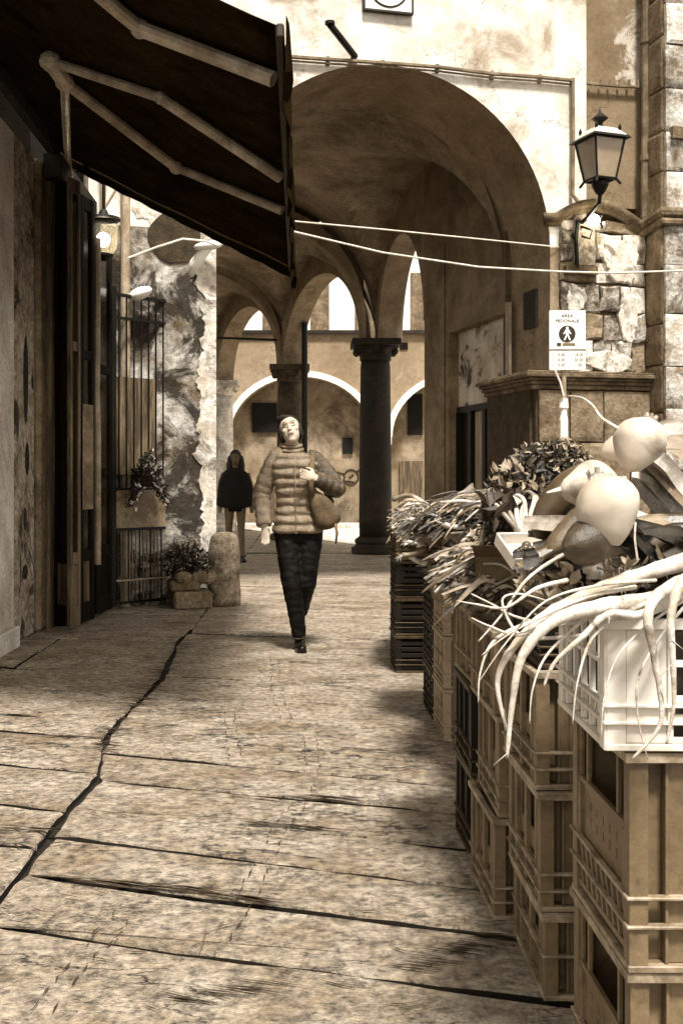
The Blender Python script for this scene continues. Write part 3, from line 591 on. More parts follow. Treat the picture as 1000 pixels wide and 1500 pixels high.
def leaf(p0, p1, ztop, m_frame, m_panel, th=.05, low=.55):
    a = Vector((p0.x,p0.y,0)); b = Vector((p1.x,p1.y,0)); L = (b-a).length; ang = math.atan2(b.y-a.y, b.x-a.x)
    Mx = Matrix.Translation(a) @ Matrix.Rotation(ang, 4, 'Z'); w_ = min(.07, L*.22)
    f = MB(); f.box(0,w_,0,th,.03,ztop,Mx); f.box(L-w_,L,0,th,.03,ztop,Mx)
    for z0, z1 in ((.03,.2),(low,low+.1),(ztop*.62,ztop*.62+.08),(ztop-.12,ztop)): f.box(w_+.001,L-w_-.001,.004,th-.004,z0,z1,Mx)
    o = f.build('door_leaf', m_frame, shop, bevel=.006)
    q = MB(); q.box(w_+.001,L-w_-.001,th*.4,th*.6,.2,low,Mx); q.build('door_panel', m_panel, o)
    q = MB(); q.box(w_+.001,L-w_-.001,th*.4,th*.6,low+.1,ztop-.12,Mx); q.build('door_pane', M['glass_dark'], o)
    return o
leaf(W(76,920,9.25), W(104,924,9.1), 3.75, M['dark_wood'], M['mid_wood'])
leaf(W(104,926,9.0), W(119,922,9.15), 3.75, M['mid_wood'], M['mid_wood'], .04)
leaf(W(119,918,9.32), W(139,912,9.6), 3.7, M['dark_wood'], M['mid_wood'])
leaf(W(142,905,9.9), W(165,895,10.35), 3.6, M['dark_wood'], M['dark_wood'])
q = MB(); a_ = W(121,590,9.33); b_2 = W(136,590,9.53); q.hexa([Vector((a_.x+.03,a_.y-.03,z)) for z in (0,)]*0 or [Vector((a_.x+.01,a_.y-.04,1.0)),Vector((b_2.x+.01,b_2.y-.04,1.0)),Vector((b_2.x+.01,b_2.y-.02,1.0)),Vector((a_.x+.01,a_.y-.02,1.0)),Vector((a_.x+.01,a_.y-.04,1.9)),Vector((b_2.x+.01,b_2.y-.04,1.9)),Vector((b_2.x+.01,b_2.y-.02,1.9)),Vector((a_.x+.01,a_.y-.02,1.9))])
q.build('door_notice_board', M['worn_metal'], shop)
q = MB(); p1 = W(143,0,9.7); q.tube([(p1.x,9.7,.5),(p1.x,9.7,1.6),(p1.x-.01,9.7,2.0),(p1.x,9.7,3.4)], .032, 8); tag(q.build('hanging_cloth_pole', M['pale_pipe'], origin=(p1.x,9.7,.5)), 'pale vertical pole between the dark shop doors and the iron gate', 'pole')
# timber post and pipe down the shop corner
q = MB(); q.tube([(-2.12,9.2,0), (-2.11,9.2,1.5), (-2.12,9.2,3), (-2.08,9.15,4.6)], .045, 8); tag(q.build('corner_pipe', M['mid_wood'], origin=(-2.12,9.2,0)), 'old brown pipe running up the shop wall to the awning arms', 'pipe')
# lit lantern
lx = W(152,350,9.9)
lan = thing('shop_lantern', 'small glass lantern with a lit round bulb under a black hood by the gate', 'lantern', (lx.x,lx.y,lx.z+.2))
q = MB(); q.lathe([(.03,.26),(.05,.22),(.15,.19),(.155,.17),(.12,.165)], (lx.x,lx.y,lx.z), 18); q.tube([(lx.x,lx.y,lx.z+.24),(lx.x,lx.y,lx.z+.5),(lx.x-.2,lx.y,lx.z+.62),(lx.x-.42,lx.y,lx.z+.62)], .016, 6); q.build('hood', M['black_iron'], lan, smooth=False)
q = MB(); q.lathe([(.125,.16),(.135,.05),(.12,-.08),(.08,-.14),(.078,-.138),(.117,-.08),(.13,.05),(.12,.16)], (lx.x,lx.y,lx.z), 20); q.build('glass_shade', M['glass'], lan, smooth=True)
q = MB(); q.ell((lx.x,lx.y-.02,lx.z-.01), .062,.062,.062, 14, 10); q.build('bulb', M['bulb'], lan, smooth=True)
q = MB(); q.lathe([(.09,-.14),(.09,-.16),(.02,-.2)], (lx.x,lx.y,lx.z), 14); q.build('bottom_cap', M['black_iron'], lan)
# light pipes in front of the left pier
q = MB(); pp = W(184,0,10.75); q.tube([(pp.x,10.75,0),(pp.x,10.75,4.6)], .048, 10); tag(q.build('gutter_pipe', M['pale_pipe'], origin=(pp.x,10.75,0)), 'pale vertical pipe standing behind the iron gate, in front of the blotchy pier', 'pipe')
q = MB(); pp = W(151,0,10.6); q.tube([(pp.x,10.6,3.3),(pp.x,10.6,4.5)], .03, 8); q.tube([W(152,308,10.6),W(178,265,10.6)], .012, 6); tag(q.build('lantern_bracket', M['pale_pipe'], origin=(pp.x,10.6,3.3)), 'thin pale upright with a diagonal stay above the lit lantern', 'bracket')
# iron gate
g0 = Vector((-1.80,10.48,0)); g1 = Vector((-1.315,10.95,0)); gl = (g1-g0).length; ga = math.atan2(g1.y-g0.y, g1.x-g0.x); GM = Matrix.Translation(g0) @ Matrix.Rotation(ga,4,'Z')
gate = thing('iron_gate', 'open black iron gate of upright bars with a plain panel in the middle', 'gate', g0, ga)
GH = 3.05
q = MB(); q.box(-.02,.03,-.02,.02,.03,GH+.06,GM); q.box(gl-.035,gl+.02,-.02,.02,.03,GH,GM)
for z in (.05,.27,1.15,.76,2.8): q.box(.031,gl-.036,-.012,.012,z,z+.025,GM)
q.box(.031,gl-.036,-.014,.014,GH-.03,GH,GM); q.build('gate_frame', M['black_iron'], gate)
for k in range(7):
    x = .03+(gl-.06)*(k+.5)/7; q = MB(); q.box(x-.006,x+.006,-.006,.006,1.176,GH-.031,GM); q.build('bar', M['black_iron'], gate)
for k in range(14):
    x = .03+(gl-.06)*(k+.5)/14; q = MB(); q.box(x-.004,x+.004,-.006,.006,.076,.759,GM); q.build('bar', M['worn_metal'] if k % 3 else M['black_iron'], gate)
q = MB(); q.box(.032,gl-.037,-.010,.006,.786,1.148,GM); q.build('panel', M['worn_metal'], gate)
q = MB(); q.box(.031,gl-.03,-.022,-.013,.27,.29,GM); q.build('rail', M['pale_pipe'], gate)
q = MB(); q.box(.04,gl*.8,.03,.05,1.3,2.25,GM); q.build('backing_board', M['mid_wood'], gate)
# flower basket on the gate
fb = W(215,680,10.55)
bk = thing('flower_basket', 'dark hanging flower basket with small pale blossoms on the iron gate', 'plant', (fb.x,fb.y,fb.z-.25))
q = MB(); q.lathe([(.05,-.22),(.09,-.2),(.15,-.06),(.155,-.04),(.13,-.045)], (fb.x,fb.y,fb.z), 14); q.build('pot', M['terracotta'], bk)
def leaves(c, rad, n, size, m, name, parent, zs=1.0, seed=1, down=.0):
    if size > .045: n = int(n*2.6); size *= .55
    rn = random.Random(seed); mb = MB()
    for k in range(n):
        d = Vector((rn.gauss(0,1), rn.gauss(0,1), rn.gauss(0,1)*zs)); d.normalize(); r = rn.random()**.4
        p = Vector(c) + Vector((d.x*rad[0], d.y*rad[1], d.z*rad[2]-down*abs(d.x)))*r
        a = Vector((rn.gauss(0,1),rn.gauss(0,1),rn.gauss(0,1)+.3)).normalized(); b = a.cross(Vector((rn.gauss(0,1),rn.gauss(0,1),rn.gauss(0,1)))).normalized(); s = size*rn.uniform(.6,1.4); nn = a.cross(b)
        mb.add([p, p+a*s*.35+b*s*.28+nn*s*.12, p+a*s*.8+b*s*.2+nn*s*.02, p+a*s*1.15-nn*s*.2, p+a*s*.8-b*s*.2+nn*s*.02, p+a*s*.35-b*s*.28+nn*s*.12, p+a*s*.4-nn*s*.05, p+a*s*.85-nn*s*.12], [(0,1,6),(0,6,5),(1,2,7,6),(6,7,4,5),(2,3,7),(7,3,4)])
    return tag(mb.build(name, m, parent, fix=False), kind='stuff')
leaves(fb+Vector((.02,-.06,.0)), (.22,.13,.17), 800, .035, M['leaf'], 'foliage', bk, seed=3, down=.4)
leaves(fb+Vector((.05,-.10,.03)), (.21,.11,.17), 90, .04, M['far_white'], 'blossom', bk, seed=4, down=.5)
# low stone step & rubble behind bollard
st = thing('stone_bench', 'low weathered stone bench against the pier beside the bollard', 'bench', (-1.15,10.85,0))
q = MB(); q.fbox(su(248), su(302), -.46, -.02, 0, .17); q.build('bench_block', M['base_stone'], st, bevel=.02)
q = MB(); q.fbox(su(248)-.03, su(285), -.40, -.02, .172, .27); q.build('bench_top', M['base_stone'], st, bevel=.02)
cpt = FP(su(265),0,-.3)
wd_ = thing('weed_clump', 'clump of dark straggly weeds growing at the foot of the blotchy pier', 'plant', (cpt.x,cpt.y,.37))
leaves((cpt.x+.02,cpt.y+.05,.42), (.24,.12,.22), 1300, .035, M['leaf'], 'foliage', wd_, seed=8)
leaves((cpt.x+.05,cpt.y-.03,.5), (.28,.15,.22), 160, .03, M['leaf_pale'], 'pale_leaves', wd_, seed=9)
for k_, (u_, v_, z_, r_) in enumerate(((su(262),-.38,.30,.09),(su(285),-.33,.29,.11),(su(300),-.2,.30,.12),(su(275),-.15,.36,.13))):
    q = MB(); c = FP(u_, z_, v_); rn0 = random.Random(k_); q.ell(c, r_, r_*.8, r_*.7, 9, 6); q.v = [c+(p-c)*(1+.35*noise.noise(p*9)) for p in q.v]
    tag(q.build('loose_stone', M['base_stone'], origin=c-Vector((0,0,r_*.6))), ['small loose stone on the low bench nearest the iron gate','loose stone in the middle of the low bench','loose stone beside the round topped bollard','largest loose stone at the back against the blotchy pier'][k_], 'stone')
# bollard
bp_ = G(327,888); bo = MB(); prof = [(.165,0),(.168,.1),(.16,.3),(.155,.5),(.15,.6),(.135,.67),(.10,.715),(.03,.73)]
rings = []
for r_, z in [(.165,.0),(.167,.06),(.166,.12),(.163,.2),(.161,.28),(.158,.36),(.156,.44),(.154,.52),(.150,.59),(.142,.645),(.128,.69),(.095,.72),(.03,.732)]:
    rings.append([Vector((bp_.x,bp_.y+.1,z))+Vector((math.cos(2*PI*k/22), math.sin(2*PI*k/22),0))*r_*(1+.06*noise.noise(Vector((math.cos(2*PI*k/22)*2,math.sin(2*PI*k/22)*2,z*5)))) for k in range(22)])
bo.loft(rings); M['bollard'] = mat('bollard_stone', .12, .40, 7, .03, 4, .7, 1.0, 30, .9, fine=.8, pos=.56, width=.15)
tag(bo.build('stone_bollard', M['bollard'], smooth=True, origin=(bp_.x,bp_.y+.1,0)), 'short round topped stone bollard at the corner of the left pier', 'bollard')

# ================================================================== AWNING
aw_ = thing('awning', 'dark folding awning over the street with three jointed pale arms', 'awning', (-2.1,6.8,3.9))
def awz(x, z0=3.10): return z0 + .5*(-.10-x)
Y0, Y1 = 4.42, 9.4
cl = MB(); n = 20; m_ = 60; top = []; vs = []
for i in range(n+1):
    for j in range(m_+1):
        x = -2.14 + (2.04)*i/n; y = Y0+(Y1-Y0)*j/m_; z = awz(x) - .03*math.sin(PI*i/n) + .012*math.sin(y*4.2+x*.8)*math.sin(PI*i/n) + .005*math.sin(y*11+i)
        vs.append(Vector((x,y,z)))
fs = [(i*(m_+1)+j, i*(m_+1)+j+1, (i+1)*(m_+1)+j+1, (i+1)*(m_+1)+j) for i in range(n) for j in range(m_)]
cl.add(vs, fs); co_ = cl.build('canvas', M['awning'], aw_, smooth=True, fix=False); mo = co_.modifiers.new('thick','SOLIDIFY'); mo.thickness = .006
q = MB(); q.box(-.10,-.065,Y0-.03,Y1+.03,3.04,3.10); q.build('front_rail', M['awning_edge'], aw_, bevel=.008)
q = MB(); vs = []; 
rng = random.Random(5); k_ = 70
for i in range(k_+1):
    y = Y0-.02+(Y1-Y0+.04)*i/k_; x = -.055+.012*math.sin(i*.9); b = 2.90+.03*math.sin(i*1.3)+rng.uniform(-.015,.015)
    vs += [Vector((x,y,3.13)), Vector((x+.015*math.sin(i*.7),y,b))]
q.add(vs, [(2*i,2*i+1,2*i+3,2*i+2) for i in range(k_)]); vo = q.build('valance', M['awning'], aw_, fix=False); mo = vo.modifiers.new('thick','SOLIDIFY'); mo.thickness = .004
q = MB(); vs = []
for i in range(25):
    x = -2.14+2.06*i/24; vs += [Vector((x,Y1+.01,awz(x)+.0)), Vector((x,Y1+.01,awz(x)-.10-.006*math.sin(i*2)))]
q.add(vs, [(2*i,2*i+1,2*i+3,2*i+2) for i in range(24)]); q.build('end_flap', M['awning'], aw_, fix=False)
q = MB(); q.tube([(-2.14,Y0,awz(-2.14)+.03),(-2.14,Y1,awz(-2.14)+.03)], .05, 8); q.build('roller', M['awning_edge'], aw_)
sh = W(72,92,6.67)
def arm(pts, rs, name='arm'):
    q = MB(); 
    for i in range(len(pts)-1): q.tube([pts[i], pts[i+1]], [rs[i]]*2, 10)
    for p in pts[1:-1]: q.ell(p, rs[0]*1.35, rs[0]*1.35, rs[0]*1.35, 10, 6)
    return q.build(name, M['arm'], aw_, smooth=False, bevel=0)
def onaw(px, py, drop=.07):   # sight line meets plane below canvas
    a = (px-VX)/FPX; b = (VY-py)/FPX   # z = EYE + b Z ; x = a Z ; z = 3.1-.05+.5*(-.0)- drop...
    Z = (3.05-drop-EYE)/(b+.5*a); return Vector((a*Z, Z, EYE+b*Z))
s1 = onaw(75,90); s2 = onaw(95,120)
arm([s1, onaw(235,143), Vector((-.12, 6.48, 3.05))], [.028,.033])
arm([s2, onaw(258,245), Vector((-.12, 7.28, 3.05))], [.036,.03])
arm([onaw(60,-80), onaw(205,42), Vector((-.12,4.88,3.05))], [.034,.036])
q = MB(); q.tube([(-2.15,8.5,5.0), s1], .03, 8); q.ell(s1, .07,.07,.06, 10, 6); q.ell(s2, .06,.06,.06,10,6); q.tube([s1, s2], .05, 8); q.tube([s2, Vector((-1.98,9.3,4.0)), Vector((-2.0,9.6,3.7))], .03, 8); q.build('wall_bracket', M['arm'], aw_)

# ================================================================== CABLES ACROSS THE STREET
def cable(pts, sagpts, r, label):
    q = MB(); P = []
    for i in range(len(pts)-1):
        for t in range(6): P.append(pts[i].lerp(pts[i+1], t/6))
    P.append(pts[-1]); q.tube(P, r, 6); tag(q.build('cable', M['wire'], smooth=True, origin=pts[-1]), label, 'cable', 'pale cables across the street')
cable([Vector((-2.1,9.3,EYE+(700-212)/1600*9.3)), W(240,292,9.6), W(420,337,9.9), W(560,370,10.2), W(700,391,10.5), W(820,398,10.8), W(900,400,11.0), W(1010,396,11.3)], 0, .010, 'lower pale cable sagging across the whole street under the lantern')
cable([W(418,323,10), W(560,336,10.6), W(700,350,11.2), Fp(818,362,-.02)], 0, .008, 'upper thin cable ending at the pier edge above the sign')
q = MB(); q.tube([W(188,378,10.5), W(230,362,10.5), W(268,350,10.5), W(300,353,10.6), W(320,360,10.7)], .012, 6); tag(q.build('floodlight_lead', M['wire'], origin=W(188,378,10.5)), 'short lead from the pale pipe to the white floodlight on the pier', 'cable')
fl = thing('floodlight', 'small white floodlight at the top corner of the blotchy left pier', 'lamp', Fp(305,362,-.15))
c = Fp(305,360,-.16); q = MB(); q.ell(c, .15,.08,.045,12,6, Matrix.Rotation(-.12,3,'Y').to_4x4()); q.build('housing', M['white_paint'], fl, smooth=True)
q = MB(); q.tube([c, c+Vector((-.14,.1,-.16)), c+Vector((-.2,.16,-.3))], [.05,.06,.03], 8); q.build('bracket', M['white_paint'], fl, smooth=True)
q = MB(); c = Fp(205,430,-.18); q.ell(c, .13,.08,.06,12,6, Matrix.Rotation(-.4,3,'Y').to_4x4()); tag(q.build('wall_lamp_shade', M['white_paint'], smooth=True, origin=c), 'white shell shaped lamp shade just above the iron gate', 'lamp')

# ================================================================== STREET LANTERN
lc = Fp(878,232,-.55); lc_s = .58*lc.y/1600*1.0
SL_ = thing('street_lantern', 'four sided street lantern with a pointed black finial on a curled wall bracket', 'street lamp', Fp(845,395,-.02))
px = lc.y/1600
Mx = Matrix.Translation(lc) @ Matrix.Rotation(TH+.12, 4, 'Z')
def fr4(r0, z0, r1, z1): return [[Mx @ Vector((sx*r0, sy*r0, z0)) for sx, sy in ((-1,-1),(1,-1),(1,1),(-1,1))], [Mx @ Vector((sx*r1, sy*r1, z1)) for sx, sy in ((-1,-1),(1,-1),(1,1),(-1,1))]]
zt_ = 25*px; zb_ = -32*px; rt = 25*px; rb = 16*px
for k in range(4):
    q = MB(); a, b = fr4(rb*.97, zb_, rt*.97, zt_); i, j = k, (k+1)%4; q.add([a[i],a[j],b[j],b[i]], [(0,1,2,3)]); o = q.build('glass_pane', M['lamp_glass'], SL_, fix=False); mo = o.modifiers.new('thick','SOLIDIFY'); mo.thickness = .004
q = MB(); a, b = fr4(rb, zb_, rt, zt_)
for k in range(4): q.tube([a[k], b[k]], .012, 5); q.tube([a[k], a[(k+1)%4]], .016, 5); q.tube([b[k], b[(k+1)%4]], .012, 5)
q.loft([[Mx @ Vector((x*rt*1.28, y*rt*1.28, zt_)) for x,y in ((-1,-1),(1,-1),(1,1),(-1,1))], [Mx @ Vector((x*rt*1.15, y*rt*1.15, zt_+.03)) for x,y in ((-1,-1),(1,-1),(1,1),(-1,1))]])
q.build('frame', M['black_iron'], SL_)
q = MB(); q.loft([[Mx @ Vector((x*r_, y*r_, z)) for x,y in ((-1,-1),(1,-1),(1,1),(-1,1))] for r_, z in ((rt*1.1,zt_+.031),(rt*.72,zt_+.11),(rt*.55,zt_+.125))]); q.build('roof', M['copper'], SL_)
q = MB(); q.lathe([(.075,.126),(.05,.15),(.03,.165),(.028,.19),(.085,.235),(.03,.285),(.018,.30),(.005,.34)], (0,0,zt_), 8, Mx); q.build('finial', M['black_iron'], SL_); q = MB()
q.lathe([(.02,-.16),(.05,-.13),(.085,-.06),(.09,-.02),(.06,.0)], (0,0,zb_), 10, Mx)
q.build('bottom_boss', M['black_iron'], SL_)
for x,y in ((-1,-1),(1,-1),(1,1),(-1,1)):
    q = MB(); q.lathe([(.015,0),(.02,.03),(.003,.07)], (0,0,0), 6, Mx @ Matrix.Translation((x*rt*.8, y*rt*.8, zt_+.09))); q.build('corner_spike', M['black_iron'], SL_)
    q = MB(); q.tube([Mx @ Vector((x*rb,y*rb,zb_)), Mx @ Vector((x*rb*1.3,y*rb*1.3,zb_-.06))], .015, 5); q.build('foot', M['black_iron'], SL_)
q = MB(); b0_ = Mx @ Vector((0,0,zb_-.15)); w0 = Fp(846,330,-.03); q.tube([b0_, b0_+Vector((0,.02,-.08)), b0_.lerp(w0,.55)+Vector((0,0,-.06)), w0+Vector((.03,0,.02)), w0+Vector((0,0,-.1))], [.02,.022,.022,.025,.02], 6)
q.tube([Fp(846,322,-.1), Fp(843,350,-.1), Fp(845,392,-.1)], .022, 6); q.tube([w0, w0+Vector((.1,-.2,-.1)), w0+Vector((.06,-.25,-.2)), w0+Vector((0,-.15,-.15))], .012, 6); q.tube([w0+Vector((-.02,0,-.06)), w0+Vector((-.08,-.05,-.12)), w0+Vector((-.02,-.05,-.2))], .012, 6)
q.build('bracket', M['black_iron'], SL_)
q = MB(); c = Fp(869,323,-.28); q.ell(c, .065,.065,.065,14,10); tag(q.build('globe_lamp', M['bulb'], smooth=True, origin=c), 'small glowing white globe lamp under the street lantern', 'lamp')
q = MB(); q.tube([c+Vector((.09,.0,.06)), c+Vector((.1,.1,.0)), Fp(882,335,-.01)], .012, 6); q.tube([c, Fp(869,323,-.01)], .015, 6); tag(q.build('globe_bracket', M['black_iron'], origin=Fp(882,335,0)), 'short black bracket holding the small globe lamp', 'bracket')

# ================================================================== PEDESTRIAN SIGN
ZP = 8.6
sp = thing('pedestrian_sign', 'white pedestrian area sign with times plate on a thin pole before the pier', 'sign', (W(827,0,ZP).x, ZP, 0))
def sb(x0, x1, y0, y1, a=0, b=.02, skew=0):
    m = MB(); p = W(x0,y1,ZP); r_ = W(x1,y0,ZP); m.box(p.x, r_.x, ZP+a, ZP+b, p.z, r_.z); return m
sb(804,857,455,512).build('board', M['white_paint'], sp, bevel=.004); sb(804,857,514,542).build('times_plate', M['white_paint'], sp, bevel=.004)
sb(803,858,512.2,513.6,.002,.018).build('gap_strip', M['worn_metal'], sp)
q = MB(); c = W(830,489,ZP); n=28
q.loft([[Vector((c.x+.066*math.cos(2*PI*k/n), y, c.z+.066*math.sin(2*PI*k/n))) for k in range(n)] for y in (ZP-.004, ZP+.001)]); q.build('blue_disc', M['print'], sp)
q = MB(); P = lambda x, z: Vector((c.x+x, ZP-.0065, c.z+z)); f_ = M['white_paint']
def poly(pts):
    q.loft([[P(x,z) for x,z in pts], [P(x,z)+Vector((0,.002,0)) for x,z in pts]])
poly([(.010*math.cos(a*PI/6), .045+.011*math.sin(a*PI/6)) for a in range(12)]); poly([(-.012,.034),(.012,.034),(.032,.0),(.026,-.004),(.012,.012),(.012,-.012),(-.012,-.012),(-.012,.012),(-.026,-.004),(-.032,.0)])
poly([(-.012,-.0125),(.001,-.0125),(-.016,-.05),(-.028,-.05)]); poly([(.012,-.0125),(-.0005,-.0127),(.016,-.05),(.028,-.05)])
q.build('walking_figure', f_, sp)
def text(s, px_, py_, size, m, parent, Z=ZP, off=-.003, rot=(PI/2,0,0), name='lettering', sx=1):
    cu = bpy.data.curves.new(name, 'FONT'); cu.body = s; cu.size = size; cu.align_x = 'CENTER'; cu.align_y = 'CENTER'; cu.extrude = .0008; cu.offset = 0
    to = bpy.data.objects.new('tmp', cu); me = bpy.data.meshes.new_from_object(to); bpy.data.objects.remove(to)
    me.materials.clear(); me.materials.append(m); p = W(px_, py_, Z)+Vector((0, off, 0))
    me.transform(Matrix.Diagonal((sx,1,1,1))); me.transform(Matrix.Translation(p) @ Matrix.Rotation(rot[2],4,'Z') @ Matrix.Rotation(rot[1],4,'Y') @ Matrix.Rotation(rot[0],4,'X')); me.transform(ROOTM.get(parent.name, Matrix()).inverted())
    o = bpy.data.objects.new(name, me); sc.collection.objects.link(o); o.parent = parent; return o
text('AREA', 830, 462.5, .034, M['print'], sp, sx=1.1); text('PEDONALE', 830, 470, .034, M['print'], sp, sx=1.1)
for i, (a, b) in enumerate((('1  10.00','18.00'),('1  14.00','20.00'),('1  10.00','1.00'))):
    text(a, 817, 519.5+7.5*i, .033, M['print_pale'], sp); text(b, 847, 519.5+7.5*i, .033, M['print_pale'], sp)
q = sb(815,821,502,507,-.003,.001); q.build('small_mark', M['print'], sp)
q = sb(823,842,502.5,506.5,-.003,.001); q.build('small_strip', M['print_pale'], sp)
pz_ = W(827,0,ZP).x
q = MB(); q.tube([(pz_,ZP+.045,0),(pz_,ZP+.045,W(0,460,ZP).z)], .02, 8); q.build('pole', M['pale_pipe'], sp)
q = MB(); q.lathe([(.026,0),(.034,.03),(.034,.16),(.026,.2),(.026,.24),(.038,.26),(.03,.33)], (pz_,ZP+.045,W(0,645,ZP).z), 10); q.build('pole_wrapping', M['white_paint'], sp)
q = MB(); q.tube([W(812,542,ZP), W(820,560,ZP), W(825,580,ZP)], .008, 5); q.build('tie_wire', M['wire'], sp)

# ================================================================== CRATES
def crate_mb(L, D, H, style, ribs=(.33,.2), t=.010):
    """open plastic crate, front is y=0, street side is x=0"""
    mb = MB(); pw = .034
    for x in (0, L-pw):
        for y in (0, D-pw): mb.box(x, x+pw, y, y+pw, .0, H-.003)
    e = .003
    rm = MB()
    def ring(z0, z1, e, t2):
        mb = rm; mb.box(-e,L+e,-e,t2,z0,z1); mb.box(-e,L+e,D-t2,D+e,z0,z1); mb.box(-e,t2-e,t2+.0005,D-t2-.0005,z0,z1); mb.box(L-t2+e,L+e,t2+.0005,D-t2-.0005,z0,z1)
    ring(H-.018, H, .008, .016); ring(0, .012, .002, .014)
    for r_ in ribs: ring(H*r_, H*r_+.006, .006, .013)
    mb.box(.012, L-.012, .012, D-.012, .004, .012)
    i0 = .016
    def panelx(y0, y1, z0, z1, th=.006): mb.box(i0, i0+th, y0, y1, z0, z1); mb.box(L-i0-th, L-i0, y0, y1, z0, z1)
    def panely(x0, x1, z0, z1, th=.006): mb.box(x0, x1, i0, i0+th, z0, z1); mb.box(x0, x1, D-i0-th, D-i0, z0, z1)
    if style == 'ribbed':
        mb.box(pw-.001,pw+.022,.030,.036,.013,H-.02); mb.box(pw+.022,pw+.027,.008,.036,.013,H-.02); mb.box(pw+.027,L-pw+.001,.014,.020,.013,H-.02); mb.box(pw,L-pw,D-.02,D-.014,.013,H-.02)
        panelx(pw-.001, D-pw+.001, .013, H*.14)
        for y in (pw+.03, D/2-.012, D-pw-.054): mb.box(.004, .018, y, y+.024, .013, H-.02)
        panelx(pw-.001, D-pw+.001, H*.34, H*.52); panelx(pw-.001, D*.24, H*.52, H-.02); panelx(D*.76, D-pw+.001, H*.52, H-.02)
        for y in [pw+.005+(D-2*pw-.01)*k/13 for k in range(14)]: mb.box(.006, .014, y, y+.005, H*.14, H*.34)
        for x in (pw+.05, L*.5, L-pw-.06): mb.box(x, x+.008, .005, .016, .013, H-.02)
    elif style == 'lattice':
        mb.box(pw-.001,pw+.032,.030,.036,.013,H-.02); mb.box(pw+.032,pw+.038,.006,.036,.013,H-.02); mb.box(pw+.038,L-pw+.001,.012,.018,.013,H-.02); mb.box(pw,L-pw,D-.02,D-.014,.013,H-.02)
        # street side: frame, window opening, plain panel, bands of slanted bars
        y0, y1 = pw, D-pw
        zA, zB, zC, zD = H*.08, H*.30, H*.62, H*.92
        mb.box(.004,.014,y0,y1,zB,zB+.012); mb.box(.004,.014,y0,y1,zC,zC+.012); mb.box(.004,.014,y0,y1,zA-.006,zA+.006)
        mb.box(.010,.015,y0+.02,y1-.02,zB+.012,zC)     # plain panel
        for yy in (y0, y1-.02): mb.box(.002,.014,yy,yy+.02,zB+.012,zC)
        n = 9
        for rrow in range(2):
            h0 = zA+.006+(zB-zA-.006)*rrow/2; h1 = zA+.006+(zB-zA-.006)*(rrow+1)/2
            mb.box(.0045,.0135,y0,y1,h1-.003,h1+.001)
            for k in range(n):
                a = y0+(y1-y0)*(k+.1)/n; b = a+(y1-y0)/n*.32; s_ = (y1-y0)/n*.45
                mb.hexa([Vector((.005,a,h0)),Vector((.013,a,h0)),Vector((.013,b,h0)),Vector((.005,b,h0)),Vector((.005,a+s_,h1)),Vector((.013,a+s_,h1)),Vector((.013,b+s_,h1)),Vector((.005,b+s_,h1))])
        for yy in (y0, y0+.055, y1-.065, y1-.012): mb.box(.006,.014,yy,yy+.012,zC+.012,H-.018)
        mb.box(L-i0-.006, L-i0, y0, y1, .013, H-.02)
        pass
        for k in range(20):
            a = 2*PI*k/20; b = 2*PI*(k+1)/20; cx, cz, r1, r2 = .13, H*.66, .022, .0195
            mb.hexa([Vector((cx+r*math.cos(t_), y, cz+r*math.sin(t_))) for y in (.0119,.0100) for r, t_ in ((r1,a),(r1,b),(r2,b),(r2,a))])
        for k in range(3): mb.box(.111+.006*k,.1135+.006*k,.0100,.0119,H*.64,H*.68-.004*(k%2))
        for yy in [y0+.03+(y1-y0-.06)*q_/6 for q_ in range(7)]:
            for zz in (.42,.5): mb.box(.0085,.0101,yy,yy+.006+.008*((yy*1000)%1),H*zz,H*(zz+.045))
    elif style == 'slats':
        nz = max(3, int(H/.045))
        for k in range(nz):
            z = .02+(H-.045)*k/nz; 
            mb.box(pw,L-pw,.006,.012,z,z+.026); mb.box(pw,L-pw,D-.012,D-.006,z,z+.026); mb.box(.006,.012,pw,D-pw,z,z+.026); mb.box(L-.012,L-.006,pw,D-pw,z,z+.026)
        for y in (D*.33, D*.66): mb.box(.002,.0055,y-.012,y+.012,.01,H-.02)
    elif style == 'grid':
        n = 5; m_ = 2
        cw = .072
        mb.box(-.004, .0, .0, .035, .0, H); mb.box(.035, .035+cw, .004, .010, .013, H-.019)   # broad corner panel on front
        mb.box(.035+cw, .035+cw+.01, -.001, .02, .013, H-.019)
        for k in range(n):
            x = .035+cw+.045+(L-.035*2-cw-.05)*k/n; mb.box(x, x+.012, .004, .016, .013, H-.019)
        for z in (H*.22, H*.36, H*.63): mb.box(.035+cw+.011, L-pw, .005, .015, z, z+.012)
        mb.box(.035+cw+.011, L-pw, .006, .014, .013, H*.10)
        for k in range(5):
            y = pw+(D-2*pw)*(k+.6)/5; mb.box(.004, .016, y, y+.008, .013, H-.019)
        for z in (H*.30, H*.62): mb.box(.002, .017, pw, D-pw, z, z+.010)
        mb.box(.018, .021, pw, D-pw, .013, H*.3)
        mb.box(L-i0-.006, L-i0, pw, D-pw, .013, H-.02); mb.box(pw, L-pw, D-i0-.006, D-i0, .013, H-.02)
    return mb, rm
CR = {}
